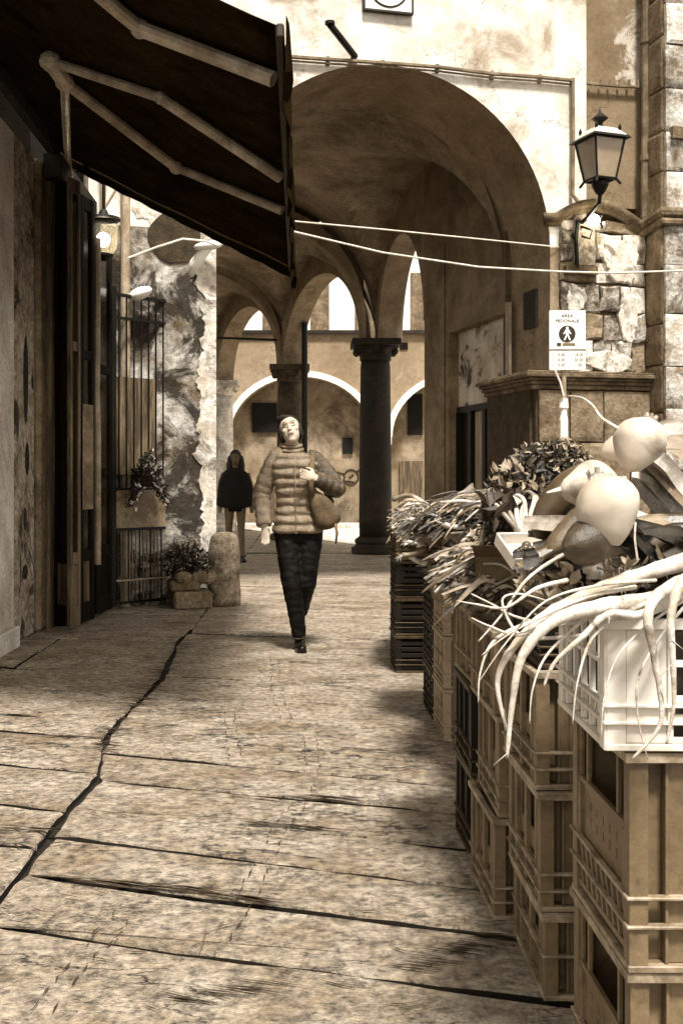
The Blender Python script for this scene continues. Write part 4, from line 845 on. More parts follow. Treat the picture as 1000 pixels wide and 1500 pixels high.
def crate(key, L, D, H, style, m, loc, rz, label, group=None, ribs=(.33,.2)):
    k = (key, m.name)
    if k in CR:
        o = bpy.data.objects.new('plastic_crate', CR[k][0]); sc.collection.objects.link(o); r_ = bpy.data.objects.new('rim', CR[k][1]); sc.collection.objects.link(r_); r_.parent = o
    else:
        cm, rm = crate_mb(L, D, H, style, ribs); o = cm.build('plastic_crate', m, origin=(0,0,0))
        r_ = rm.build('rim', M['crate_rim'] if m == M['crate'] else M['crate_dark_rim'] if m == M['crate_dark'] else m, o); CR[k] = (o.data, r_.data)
    mo = r_.modifiers.new('bevel','BEVEL'); mo.width = .0015; mo.segments = 1
    mo = o.modifiers.new('bevel','BEVEL'); mo.width = .0015; mo.segments = 1
    o.location = loc; o.rotation_euler = (0,0,rz); ROOTM[o.name] = Matrix.Translation(Vector(loc)) @ Matrix.Rotation(rz,4,'Z')
    return tag(o, label, 'crate', group or 'market crates stacked along the street')
# nearest stack
crate('n', .6,.40,.39,'lattice', M['crate'], (.585,1.94,.003), 0, 'bottom crate of the nearest stack, brown with bands of slanted slots')
crate('n', .6,.40,.39,'lattice', M['crate'], (.580,1.93,.395), 0, 'brown crate with dark window opening right under the white crate')
wc = crate('w', .6,.40,.232,'grid', M['crate_white'], (.537,1.92,.79), R(-1.5), 'white crate with broad corner panel on top of the nearest stack')
text('MO 070', 945, 985, .022, M['far_trim'], wc, Z=1.922, off=-.0005+.0, rot=(PI/2,PI/2,0)) if False else None
# second stack
sx = .590
for k, (z, H) in enumerate(((0.003,.21),(.215,.29),(.508,.29))):
    crate('s%d' % (H > .25), .6,.40,H,'ribbed', M['crate'], (sx-.008*k,2.645+.01*k,z), R(.6*(k-1)), ['lowest crate of the second stack, just behind the nearest stack','middle brown ribbed crate of the second stack from the front','upper brown ribbed crate of the second stack, under the hanging roots'][k], ribs=((.30,.16) if H > .25 else (.5,)))
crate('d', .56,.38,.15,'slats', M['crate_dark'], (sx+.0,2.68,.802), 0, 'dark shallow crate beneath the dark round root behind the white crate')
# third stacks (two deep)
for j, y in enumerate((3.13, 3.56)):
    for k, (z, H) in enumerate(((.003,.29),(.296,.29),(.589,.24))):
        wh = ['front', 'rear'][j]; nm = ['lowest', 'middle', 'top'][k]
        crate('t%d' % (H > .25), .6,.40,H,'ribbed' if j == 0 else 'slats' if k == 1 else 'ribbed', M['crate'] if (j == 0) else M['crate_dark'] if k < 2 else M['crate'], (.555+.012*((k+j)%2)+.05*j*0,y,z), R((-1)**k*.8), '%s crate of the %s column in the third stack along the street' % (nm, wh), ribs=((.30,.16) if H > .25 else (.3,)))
# fourth: tan crates, front faces bright
for k in range(3):
    crate('f', .6,.42,.25,'ribbed', M['crate_light'], (.69,5.25,.003+.253*k), 0, ['tan','tan','tan'][k]+' crate with pale ribbed end, %s of the fourth stack' % ['bottom','middle','top'][k], ribs=(.55,.28,.14))
for k in range(3):
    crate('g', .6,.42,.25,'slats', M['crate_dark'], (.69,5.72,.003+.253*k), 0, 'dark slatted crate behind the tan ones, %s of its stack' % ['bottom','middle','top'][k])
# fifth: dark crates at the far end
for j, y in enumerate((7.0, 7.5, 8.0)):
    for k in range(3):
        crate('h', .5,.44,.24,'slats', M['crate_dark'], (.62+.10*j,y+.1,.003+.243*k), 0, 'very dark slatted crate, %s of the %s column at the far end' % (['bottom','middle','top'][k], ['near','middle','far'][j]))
for j, y in enumerate((7.0, 7.55)):
    crate('i', .5,.46,.19,'slats', M['card'], (.62+.1*j,y+.1,.735), 0, 'shallow wooden tray of leeks on the %s column of the dark crates' % ['near','middle'][j])
crate('j', .56,.44,.17,'slats', M['card'], (.69,5.24,.766), 0, 'shallow tray with pale corner tags on top of the tan crates')
for x in (.60, 1.02):
    pass
for (x0, x1, lb) in ((652,664,'left pale paper tag on the end of the tray above the tan crates'),(690,704,'right pale paper tag on the end of the tray above the tan crates')):
    q = MB(); a = W(x0,858,5.2); b = W(x1,834,5.2); q.box(a.x, b.x, 5.222, 5.228, a.z, b.z)
    tag(q.build('paper_tag', M['far_trim'], origin=a), lb, 'tag')

# ================================================================== VEGETABLES
def curve_pts(ctrl, n=5):
    ctrl = [Vector(c) for c in ctrl]; out = []
    for i in range(len(ctrl)-1):
        p0 = ctrl[max(i-1,0)]; p1 = ctrl[i]; p2 = ctrl[i+1]; p3 = ctrl[min(i+2,len(ctrl)-1)]
        for k in range(n):
            t = k/n; out.append(.5*((2*p1)+(p2-p0)*t+(2*p0-5*p1+4*p2-p3)*t*t+(3*p1-p0-3*p2+p3)*t**3))
    out.append(ctrl[-1]); return out
def root(px_pts, r0, r1, label, m='root', group='long pale roots trailing over the white crate', name='root_vegetable', n=9):
    P = curve_pts([W(*p) for p in px_pts], 6); k = len(P)-1; q = MB(); rn = random.Random(hash(label) % 999)
    rs = [(r0+(r1-r0)*(i/k)**.8)*(1+.07*math.sin(i*2.3)+rn.uniform(-.06,.06)) for i in range(k+1)]
    q.tube(P, rs, n)
    for h in range(4 if r0 > .008 else 0):
        i = rn.randrange(1, k); d = Vector((rn.gauss(0,1),rn.gauss(0,1),rn.gauss(0,1)-.5)).normalized(); q.tube([P[i], P[i]+d*rs[i]*1.2, P[i]+d*rs[i]*1.2+Vector((rn.gauss(0,.012),0,-.02))], [.0012,.001,.0005], 4)
    return tag(q.build(name, M[m], smooth=True, origin=P[0]), label, 'vegetable', group)
root([(1030,815,2.05),(960,835,2.0),(880,862,1.95),(800,900,1.9),(750,950,1.88),(728,1000,1.88),(742,1070,1.87)], .019, .0025, 'thickest pale root arching down farthest left over the crates')
root([(1030,850,1.98),(960,878,1.93),(880,888,1.88),(810,910,1.85),(765,960,1.84),(750,1030,1.84),(742,1110,1.84)], .021, .003, 'second pale root arching down beside the leftmost one')
root([(1000,868,1.93),(940,900,1.87),(890,900,1.86),(850,935,1.85),(812,970,1.85),(796,1005,1.85)], .011, .002, 'short forked root pointing down at the front of the brown crate')
root([(1020,840,1.95),(965,870,1.86),(948,905,1.83),(957,960,1.83),(968,1030,1.83),(962,1070,1.83),(925,1112,1.84)], .013, .002, 'root hanging straight down across the white corner panel')
root([(1040,830,1.9),(1000,850,1.84),(982,900,1.82),(984,960,1.82),(986,1030,1.82),(975,1090,1.82)], .012, .002, 'rightmost root hanging before the grid of the white crate')
root([(905,770,2.15),(880,790,2.1),(820,815,2.05),(770,850,2.02),(735,900,2.0),(700,940,2.0)], .006, .0015, 'thin wiry tail curling left under the dark round root')
root([(860,930,1.93),(790,935,1.95),(755,925,1.98),(735,880,2.0),(760,870,2.0),(800,880,2.0)], .004, .0015, 'thin looping rootlet on the crate edge left of the white crate')
root([(900,890,1.98),(830,915,1.96),(760,905,2.0),(720,885,2.05),(690,870,2.1)], .004, .0015, 'thin rootlet reaching left across the brown crate')
root([(1010,800,2.1),(930,838,2.06),(850,880,2.0),(790,925,1.97),(760,960,1.96)], .013, .004, 'middle pale root lying between the two thick ones')
for i_, (x0, y0, x1, y1, x2, y2) in enumerate(((960,850,800,880,700,1000),(930,860,790,905,705,960),(985,870,870,930,838,1060),(1000,880,905,960,880,1080),(900,880,800,960,775,1060),(860,900,760,930,690,905),(1000,890,935,990,948,1112),(830,850,740,890,668,880),(815,905,722,940,700,1030))):
    root([(x0,y0,1.93),((x0+x1)/2,(y0+y1)/2-8,1.89),(x1,y1,1.86),((x1+x2)/2-8,(y1+y2)/2,1.85),(x2,y2,1.85)], .0035+.0012*(i_%3), .0009, ['thin strand reaching furthest left from under the thick roots','thin strand ending above the second crate stack','thin strand across the side of the white crate','thin strand across the left edge of the broad corner panel','thin strand hanging in the gap behind the white crate','thin strand lying level on the third stack crates','thin strand hanging straight over the white corner panel','faint strand left of the looping rootlet','curved strand hanging before the third stack'][i_], n=6)
def turnip(px_, py_, Z, r, axis, label, m='turnip', tail=None, squash=.95, neck=True):
    c = W(px_, py_, Z); a = Vector(axis).normalized(); Mx = Matrix.Translation(c) @ a.to_track_quat('Z','Y').to_matrix().to_4x4()
    q = MB(); prof = []
    for k in range(19):
        t = -1+2*k/18; rr = math.sqrt(max(0,1-t*t)); z = t*squash
        if t > .3: z = t*squash+(t-.3)**2*.75; rr *= (1-.18*(t-.3))
        prof.append((max(rr,.05)*r, z*r))
    q.lathe(prof, (0,0,0), 28, Mx); q.v = [c+(p-c)*(1+.16*noise.noise((p-c)*14+Vector((px_,0,0)))+.03*noise.noise((p-c)*60)) for p in q.v]
    o = q.build('root_vegetable', M[m], smooth=True, origin=c); tag(o, label, 'vegetable', 'round roots heaped above the white crate')
    if tail:
        P = curve_pts([c+a*r*1.25*squash]+[W(*p) for p in tail], 6); t_ = MB(); k = len(P)-1; t_.tube(P, [r*.10*(1-i/k)+.0018 for i in range(k+1)], 7); t_.build('tail', M['wire'] if m == 'turnip' else M[m], o, smooth=True)
    if neck:
        for h_ in range(6):
            t_ = MB(); an = h_*1.05+px_; b0 = Vector((math.cos(an)*r*.12, math.sin(an)*r*.12, -r*squash*1.05)); t_.tube([Mx @ b0, Mx @ (b0*1.15+Vector((math.cos(an)*r*.1, math.sin(an)*r*.1, -r*.12)))], [r*.10, r*.07], 6); t_.build('leaf_stub', M['leek'], o)
        t_ = MB(); t_.lathe([(r*.35,-r*squash*.93),(r*.26,-r*squash*1.08),(r*.28,-r*squash*1.14)], (0,0,0), 12, Mx); t_.build('crown', M['leek'], o)
    return o
turnip(937,648,2.0,.0465,(-.45,-.30,-.85),'topmost smooth round root with a long white tail to the sign pole','turnip')
tt = MB(); tp = curve_pts([W(905,628,2.0),W(880,612,2.05),W(868,595,2.1),W(852,583,2.15),W(832,580,2.2)],6); tt.tube(tp,[.004-.0025*i/(len(tp)-1) for i in range(len(tp))],7); tag(tt.build('root_tail', M['root'], smooth=True, origin=tp[0]), 'thin white root tail curving up from the topmost round root', 'root tail')
turnip(888,742,1.95,.057,(.25,-.35,-1),'biggest pale round root at the front of the heap')
turnip(868,712,2.12,.052,(-1,-.1,-.1),'pale round root with side neck behind the biggest one', tail=[(800,722,2.1)])
turnip(862,795,1.95,.043,(-.8,-.5,-.1),'dark round root lying under the biggest pale one','beet', tail=[(800,815,1.95),(790,825,1.95)])
turnip(912,655,2.15,.034,(-1,0,-.3),'small round root half hidden behind the topmost one')
tr_ = MB(); tr_.tube(curve_pts([W(930,765,1.93),W(929,790,1.92),W(933,820,1.92)],4), .002, 5); tag(tr_.build('root_tail', M['root'], origin=W(930,765,1.93)), 'short thin tail hanging under the biggest pale round root', 'root tail')
# dark squashes to the left of the roots
for i, (pts, r_, m, lb) in enumerate((
    ([(868,690,2.3),(830,715,2.3),(800,755,2.3),(790,790,2.3)], .034, 'squash', 'dark curved squash leaning left of the pale roots'),
    ([(885,720,2.15),(845,770,2.1),(815,805,2.08),(805,820,2.08)], .030, 'beet', 'brown tapering squash lying beside the dark round root'))):
    P = curve_pts([W(*p) for p in pts], 6); k = len(P)-1; q = MB(); q.tube(P, [r_*math.sin(PI*(.18+.78*i_/k))**.6 for i_ in range(k+1)], 14); tag(q.build('squash', M[m], smooth=True, origin=P[-1]), lb, 'vegetable')
# leaves: strap like blades
def blade(mb, pts, w_, cup=.25, n=5, up=(0,0,1)):
    P = curve_pts(pts, n); m_ = len(P)-1; vs = []
    for i, p in enumerate(P):
        d = (P[min(i+1,m_)]-P[max(i-1,0)]).normalized(); s_ = d.cross(Vector(up))
        if s_.length < .1: s_ = d.cross(Vector((1,0,0)))
        s_.normalize(); nn = s_.cross(d); ww = w_*math.sin(PI*min(1,(.12+.88*i/m_)))**.5*(1 if i < m_ else .1)
        vs += [p-s_*ww, p-s_*ww*.5-nn*ww*cup, p, p+s_*ww*.5-nn*ww*cup, p+s_*ww]
    mb.add(vs, [(5*i+j, 5*i+j+1, 5*i+j+6, 5*i+j+5) for i in range(m_) for j in range(4)])
def leek(a, b, r_, label, rn, group='leeks piled on the crates', m='leek', spread=.10, nl=4, ll=.25):
    a = Vector(a); b = Vector(b); d = (b-a).normalized()
    q = MB(); P = [a.lerp(b, t/6)+Vector((0,0,-.01*math.sin(PI*t/6))) for t in range(7)]; q.tube(P, [r_*1.1,r_,r_,r_,r_*1.05,r_*1.1,r_*1.2], 9)
    o = tag(q.build('leek', M[m], smooth=True, origin=a), label, 'leek', group)
    l = MB()
    for k in range(nl):
        v = Vector((rn.gauss(0,1),rn.gauss(0,1),rn.gauss(0,1)+.2))*spread; l0 = ll*rn.uniform(.7,1.2)
        blade(l, [b-d*.03, b+d*l0*.35+v*.25, b+d*l0*.7+v*.7-Vector((0,0,.01)), b+d*l0+v+Vector((0,0,-.05))], r_*rn.uniform(.8,1.3), up=(rn.gauss(0,.3),rn.gauss(0,.3),1))
    l.build('leaf', M[rn.choice(['leaf','leaf_pale','leaf'])], o, smooth=True, fix=False)
    q = MB()
    for k in range(7): v = Vector((rn.gauss(0,1),rn.gauss(0,1),rn.gauss(0,1))).normalized(); q.tube([a, a-d*.02+v*.012, a-d*.03+v*.03], [.0015,.0012,.0006], 4)
    q.build('root_hairs', M['root'], o)
    return o
rn = random.Random(11)
# big leek leaves at the right edge, behind the round roots
big = thing('leek_bunch', 'large bunch of broad striped leek leaves at the right edge behind the round roots', 'vegetable', W(1010,800,2.3))
for k, (p, wd2, m) in enumerate((
    ([(925,690,2.25),(955,700,2.3),(1000,752,2.35),(1060,800,2.4)], .030, 'leek'), ([(945,660,2.25),(975,680,2.3),(1010,720,2.35),(1070,770,2.4)], .032, 'leek'),
    ([(955,650,2.4),(980,645,2.4),(1010,650,2.4),(1060,680,2.4)], .026, 'leaf_pale'), ([(960,632,2.35),(990,625,2.35),(1030,635,2.35)], .022, 'leek'),
    ([(900,720,2.3),(930,760,2.3),(975,790,2.3),(1040,800,2.3)], .030, 'leaf_pale'), ([(915,745,2.2),(950,765,2.2),(1000,770,2.2),(1050,768,2.2)], .020, 'leek'),
    ([(900,770,2.25),(950,782,2.2),(1000,785,2.2),(1060,790,2.2)], .030, 'leaf'), ([(910,800,2.2),(950,795,2.15),(1000,800,2.15),(1060,810,2.15)], .024, 'squash'),
    ([(930,700,2.4),(960,730,2.4),(1000,770,2.4),(1040,800,2.4)], .035, 'leaf'), ([(940,676,2.3),(968,700,2.3),(1005,740,2.3),(1060,790,2.3)], .012, 'leaf_pale'),
    ([(965,640,2.5),(1000,655,2.5),(1040,690,2.5)], .035, 'leaf_pale'), ([(950,690,2.5),(1000,710,2.5),(1050,760,2.5)], .04, 'leaf'))):
    q = MB(); blade(q, [W(*c_) for c_ in p], wd2, cup=.45, n=6, up=(.1,-.8,.6)); q.build('leaf', M[m], big, smooth=True, fix=False)
# heap filling under the roots: dark greens
hp_ = thing('greens_heap', 'heap of dark mixed greens filling the crates beneath the round roots', 'vegetables', (.85,2.5,.95))
leaves(W(935,840,2.25), (.22,.22,.07), 400, .07, M['leaf'], 'dark_greens', hp_, seed=21)
leaves(W(900,850,2.1), (.20,.10,.05), 160, .05, M['leaf_pale'], 'pale_greens', hp_, seed=22)
for mm, n_ in (('squash',20),('leaf',26),('leek',8),('leaf_pale',10)):
    q = MB()
    for k in range(n_):
        x_, y_ = rn.uniform(840,1010), rn.uniform(775,850); p = W(x_, y_, rn.uniform(2.05,2.35)); a_ = rn.gauss(-.25,.35); L_ = rn.uniform(.12,.26); d_ = Vector((math.cos(a_), rn.gauss(0,.3), math.sin(a_)*.6))*L_
        blade(q, [p-d_*.6, p+Vector((0,0,.02)), p+d_*.4, p+d_*.9-Vector((0,0,.03))], rn.uniform(.010,.026), cup=.5, n=4, up=(0,-.8,.6))
    tag(q.build('strap_leaves', M[mm], hp_, smooth=True, fix=False), kind='stuff')
q = MB(); q.box(.60,1.15,1.96,2.31,.80,.99); q.build('packing', M['leaf'], hp_)
# leafy parsley mound
pm = thing('parsley_mound', 'mound of curly dark parsley rising in front of the stone pier', 'vegetable', W(800,760,3.7))
c = W(805,705,3.75)
leaves(c, (.15,.18,.13), 4500, .021, M['leaf'], 'leaves', pm, seed=31)
leaves(c+Vector((0,-.03,.02)), (.16,.18,.13), 700, .021, M['leaf_pale'], 'pale_leaves', pm, seed=32)
ch = thing('chicory_clump', 'clump of broad chicory leaves with pale ribs left of the parsley', 'vegetable', W(765,790,3.4))
leaves(W(760,718,3.5), (.09,.12,.10), 300, .06, M['leaf'], 'leaves', ch, seed=33); leaves(W(755,722,3.45), (.10,.12,.10), 110, .055, M['leaf_pale'], 'pale_leaves', ch, seed=34)
# celery: arched stalks with pale base
ce = thing('celery_bunch', 'pale celery bunch with arching stalks in front of the parsley', 'vegetable', W(775,800,3.05))
for k in range(11):
    b = W(768+rn.uniform(-8,12),800,3.05); q = MB(); x2 = 735+k*9+rn.uniform(-5,5); y2 = 715+abs(k-5)*5+rn.uniform(-6,6)
    q.tube(curve_pts([b, W(745+k*6,762,3.05), W(x2,y2+10,3.1), W(x2-14,y2+4,3.15), W(x2-28,y2+38+rn.uniform(-8,30),3.2)],5), [.009]*4+[.007]*8+[.005]*9, 6); q.build('stalk', M[rn.choice(['root','leek','leaf_pale'])], ce, smooth=True)
leaves(W(740,755,3.15), (.08,.1,.07), 160, .045, M['leaf'], 'leaves', ce, seed=35)
# white trays and boxes on stack 3
tv = thing('white_tray', 'white plastic tray holding small vegetables beside the dark squash', 'tray', W(775,830,2.85))
cT = W(772,815,2.85); MT = Matrix.Translation(cT) @ Matrix.Rotation(.25,4,'Z') @ Matrix.Rotation(.5,4,'X') @ Matrix.Scale(.72,4)
q = MB(); 
q.box(-.09,.09,-.08,.08,0,.006,MT); q.box(-.098,.098,-.088,-.08,0,.05,MT); q.box(-.098,.098,.08,.088,0,.05,MT); q.box(-.098,-.09,-.0799,.0799,0,.05,MT); q.box(.09,.098,-.0799,.0799,0,.05,MT); q.build('tray', M['crate_white'], tv, bevel=.003)
q = MB()
for k in range(12): q.ell(MT @ Vector((rn.uniform(-.06,.06),rn.uniform(-.05,.05),.028)), .014,.014,.013,8,6)
q.build('small_onions', M['squash'], tv, smooth=True)
bx = thing('open_carton', 'open brown carton of bean pods between the celery and the tray', 'box', W(745,850,3.2))
cB = W(735,842,3.3); Mb = Matrix.Translation(cB) @ Matrix.Rotation(-.3,4,'Z') @ Matrix.Rotation(.3,4,'X') @ Matrix.Scale(.7,4)
q = MB(); q.box(-.10,.12,-.10,-.094,0,.12,Mb); q.box(-.10,.12,.094,.10,0,.12,Mb); q.box(-.10,-.094,-.0935,.0935,0,.12,Mb); q.box(.114,.12,-.0935,.0935,0,.12,Mb); q.box(-.093,.113,-.093,.093,.0,.01,Mb); q.build('carton', M['card'], bx)
q = MB(); q.hexa([Mb @ Vector(p) for p in ((-.10,-.1,.12),(.12,-.1,.12),(.12,-.16,.19),(-.10,-.16,.19),(-.10,-.1,.124),(.12,-.1,.124),(.12,-.16,.194),(-.10,-.16,.194))]); q.build('carton_flap', M['card'], bx)
leaves(cB+Vector((0,0,.12)), (.09,.08,.03), 90, .05, M['leaf_pale'], 'pods', bx, seed=37)
cd2 = thing('cardboard_sheet', 'upright brown cardboard price card leaning among the leeks', 'card', W(690,790,4.4))
q = MB(); a = W(672,822,4.4); b = W(700,792,4.4); q.box(a.x,b.x,4.4,4.406,a.z,b.z); q.build('card', M['card'], cd2)
# leek piles
def pile(n, fx, fy, Z0, Z1, tag_, seed, length=.35, rr=.010):
    r_ = random.Random(seed)
    for k in range(n):
        Z = r_.uniform(Z0, Z1); a = W(r_.uniform(*fx), r_.uniform(*fy), Z); a.x -= .02; ang = r_.gauss(0, .55)
        d = Vector((math.cos(ang), math.sin(ang)*.8, r_.gauss(.05,.15))).normalized()
        leek(a, a+d*length*r_.uniform(.35,.6), rr*r_.uniform(.8,1.3), tag_, r_, nl=3, ll=length*.4, spread=.05, group='leeks: '+tag_, m=r_.choice(['leek','root','leaf_pale']))
pile(16, (590,680), (742,835), 5.25, 6.2, 'thin pale leek lying in the tangled pile on the far crates', 41)
pile(14, (655,745), (738,820), 4.3, 5.0, 'leek from the loose pile left of the celery', 42)
pile(12, (680,740), (790,880), 3.25, 3.9, 'leek lying in the top crate of the third stack', 43, .3)
pile(12, (590,650), (745,850), 7.0, 7.7, 'leek in the wooden tray at the far end of the stall', 44, .45, .014)
for i, (pts, lb) in enumerate((([(576,732,7.0),(600,726,6.9),(625,740,6.8),(650,755,6.6)], 'pale leek stem bridging the top of the far pile'), ([(648,752,5.6),(668,735,5.6),(690,716,5.6),(692,714,5.6)], 'thick leek stem sticking up and right above the far pile'))):
    P = curve_pts([W(*p) for p in pts], 5); q = MB(); q.tube(P, .022 if i else .016, 8); tag(q.build('leek', M['leek'], smooth=True, origin=P[0]), lb, 'leek', 'leeks piled on the crates')
for i, (cc, rad, n_, z_) in enumerate((((640,770,5.6),(.16,.35,.09),520,1),((700,765,4.6),(.14,.3,.09),520,1),((705,850,3.5),(.10,.3,.07),380,1),((610,780,7.4),(.14,.5,.12),420,1))):
    gh = thing('leafy_greens', ['tangle of leek leaves over the tan crates','bed of leafy greens left of the celery bunch','low greens filling the top crates of the third stack','dark leafy pile at the far end of the stall'][i], 'vegetables', W(*cc))
    leaves(W(*cc), rad, n_//2, .075, M['leaf'], 'dark_leaves', gh, seed=50+i); leaves(W(*cc), rad, n_//3, .06, M['leaf_pale'], 'pale_leaves', gh, seed=60+i)
    rr_ = random.Random(90+i)
    for mk, mm in ((0,'leek'),(1,'leaf_pale'),(2,'leaf'),(2,'squash')):
        q = MB()
        for k in range(60):
            p = W(*cc)+Vector((rr_.uniform(-.75,.9)*rad[0], rr_.uniform(-1,1)*rad[1], rr_.uniform(-.6,1.1)*rad[2])); a_ = rr_.gauss(.1,.5)+(PI if rr_.random() < .3 else 0); L_ = rr_.uniform(.08,.2); d_ = Vector((math.cos(a_), math.sin(a_)*.7, rr_.gauss(.1,.25)))*L_
            if mk == 0: q.tube(curve_pts([p-d_*.5, p+Vector((0,0,.02)), p+d_*.5],3), rr_.uniform(.003,.008), 6)
            else: blade(q, [p-d_*.6, p+Vector((0,0,.03)), p+d_*.4, p+d_*.8-Vector((0,0,.05))], rr_.uniform(.003,.010), cup=.5, n=3, up=(rr_.gauss(0,.5),-.6,.8))
        tag(q.build(['stalks','strap_leaves','dark_strap_leaves'][mk], M[mm], gh, smooth=True, fix=False), kind='stuff')
    q = MB(); c_ = W(*cc); q.ell(c_-Vector((0,0,.04)), rad[0]*.9, rad[1]*.9, rad[2]*.8, 10, 6); q.build('inner_stalks', M['squash'], gh)
# stall board carrying the leeks between stacks three and four
tbl = thing('stall_table', 'low board table carrying the leafy greens between crate stacks', 'table', (.9,4.5,0))
q = MB(); q.box(.68,1.5,4.0,5.2,.74,.77); q.build('table_top', M['mid_wood'], tbl)
for x, y in ((.72,4.05),(1.45,4.05),(.72,5.12),(1.45,5.12)):
    q = MB(); q.box(x,x+.04,y,y+.04,0,.739); q.build('leg', M['mid_wood'], tbl)

# ================================================================== PEOPLE
def remesh(parts, name, m, parent, vox=.008, smooth_it=2, post=None):
    """parts: one MB holding overlapping closed shapes, fused into a single skin"""
    o = parts.build('tmp_'+name, m, origin=(0,0,0)); r_ = o.modifiers.new('r','REMESH'); r_.mode = 'VOXEL'; r_.voxel_size = vox; r_.use_smooth_shade = True
    s_ = o.modifiers.new('s','SMOOTH'); s_.factor = .5; s_.iterations = smooth_it
    dg = bpy.context.evaluated_depsgraph_get(); me = bpy.data.meshes.new_from_object(o.evaluated_get(dg)); bpy.data.objects.remove(o)
    if post: 
        for v in me.vertices: v.co = post(v.co, v.normal)
    inv = ROOTM[parent.name].inverted(); me.transform(ROOTM[parent.name] @ Matrix() if False else Matrix())
    me.materials.clear(); me.materials.append(m); me.name = name
    me.polygons.foreach_set('use_smooth', [True]*len(me.polygons))
    n = bpy.data.objects.new(name, me); sc.collection.objects.link(n); n.parent = parent; return n
# -- woman in the quilted jacket (local space, facing -y, feet on z=0, image left = -x)
wr = G(436,952)
wom = thing('person', 'woman in a shiny quilted jacket and dark trousers walking towards the camera, face tilted up', 'person', (wr.x, wr.y, 0))
V = Vector
def ring_loft(mb, rs, n=20):   # (cx,cy,cz,rx,ry)
    mb.loft([[V((cx+rx*math.cos(2*PI*k/n), cy+ry*math.sin(2*PI*k/n), cz)) for k in range(n)] for cx,cy,cz,rx,ry in rs])
b = MB()
ring_loft(b, [(0,0,.80,.12,.09),(0,0,.90,.16,.115),(0,0,1.0,.15,.11),(-.01,.0,1.12,.125,.095),(-.015,.0,1.25,.15,.11),(-.02,.01,1.36,.16,.11),(-.03,.01,1.42,.13,.085),(-.04,0,1.45,.06,.06)])
hips = [(-.075,0,.88),(.08,0,.88)]
legL = [V((-.078,.0,.88)), V((-.045,-.06,.50)), V((.015,-.01,.09))]     # image left, front foot lands at x~.0
legR = [V((.09,.0,.88)), V((.065,-.02,.50)), V((.02,.30,.22))]
def limb(mb, pts, rs, n=14, sub=4):
    P = []; RS = []
    for i in range(len(pts)-1):
        for k in range(sub):
            t = k/sub; P.append(pts[i].lerp(pts[i+1], t)); RS.append(rs[i]+(rs[i+1]-rs[i])*t)
    P.append(pts[-1]); RS.append(rs[-1]); mb.tube(P, RS, n)
limb(b, legL, [.085,.055,.038]); limb(b, legR, [.085,.055,.038])
# neck and head, tilted back and towards image left
neck0, neck1 = V((-.035,.01,1.42)), V((-.05,-.01,1.54)); limb(b, [neck0, neck1], [.058,.054])
HM = Matrix.Translation((-.055,-.02,1.615)) @ Matrix.Rotation(R(-14),4,'Y') @ Matrix.Rotation(R(-22),4,'X')
Z3 = lambda M_: M_
def hell(mb, c_, rx, ry, rz, n=16, m_=12): mb.ell((0,0,0), rx, ry, rz, n, m_, HM @ Matrix.Translation(c_))
hell(b, (0,.015,.03), .078,.092,.088); hell(b, (0,-.02,-.03), .062,.070,.082); hell(b, (0,-.045,-.088), .030,.028,.024)
hell(b, (0,-.092,-.012), .013,.018,.030); hell(b, (0,-.100,-.028), .017,.014,.012)      # nose
hell(b, (0,-.074,.035), .052,.016,.012); hell(b, (-.036,-.066,-.018), .024,.018,.020); hell(b, (.036,-.066,-.018), .024,.018,.020)   # brow, cheeks
hell(b, (0,-.088,-.056), .024,.010,.008); hell(b, (-.074,.012,-.015), .010,.016,.026); hell(b, (.074,.012,-.015), .010,.016,.026)
# arms
armL = [V((-.185,.01,1.395)), V((-.265,.04,1.14)), V((-.245,-.05,.92))]; armR = [V((.155,.01,1.375)), V((.285,-.02,1.19)), V((.13,-.17,1.27))]
limb(b, armL, [.055,.042,.028]); limb(b, armR, [.055,.042,.028])
def hand(mb, wrist, d, side, s=1.0, curl=.8):   # d: direction of palm; side: thumb side direction
    d = d.normalized(); side = (side-d*side.dot(d)).normalized(); nn = d.cross(side)
    c_ = wrist+d*.05*s; pr = []
    for t in (0,.3,.7,1):
        p = wrist+d*(.092*s*t); w_ = (.026+.014*min(1,t*1.6))*s; th = .015*s
        pr.append([p+side*w_*math.cos(2*PI*k/10)+nn*th*math.sin(2*PI*k/10) for k in range(10)])
    mb.loft(pr)
    for f in range(4):
        o_ = wrist+d*.088*s+side*(.028-.0185*f)*s; L_ = (.068,.076,.070,.055)[f]*s; a1 = curl*.5; p = [o_-d*.02]; dr = d
        for j, l in enumerate((.45,.32,.23)):
            ang = curl*(.35+.45*j); v_ = d*math.cos(ang)+nn*math.sin(ang); p.append(p[-1]+v_*(L_*l+(.02 if j == 0 else 0)))
        mb.tube(p, [.0095*s,.009*s,.0082*s,.0068*s], 8)
    t0 = wrist+d*.025*s+side*.022*s; mb.tube([t0, t0+(d*.5+side*.8+nn*.2).normalized()*.035*s, t0+(d*.5+side*.8+nn*.2).normalized()*.035*s+(d*.9+side*.2+nn*.4).normalized()*.03*s, t0+(d*.5+side*.8+nn*.2).normalized()*.035*s+(d*.9+side*.1+nn*.5).normalized()*.05*s], [.012*s,.011*s,.0095*s,.008*s], 8)
hand(b, V((-.243,-.055,.925)), V((.12,-.25,-1)), V((.9,-.5,0)), 1.0, .55)
hand(b, V((.135,-.165,1.268)), V((-1,-.25,.28)), V((.2,.1,1)), 1.0, -1.0)
remesh(b, 'body', M['skin'], wom, .0062, 1)
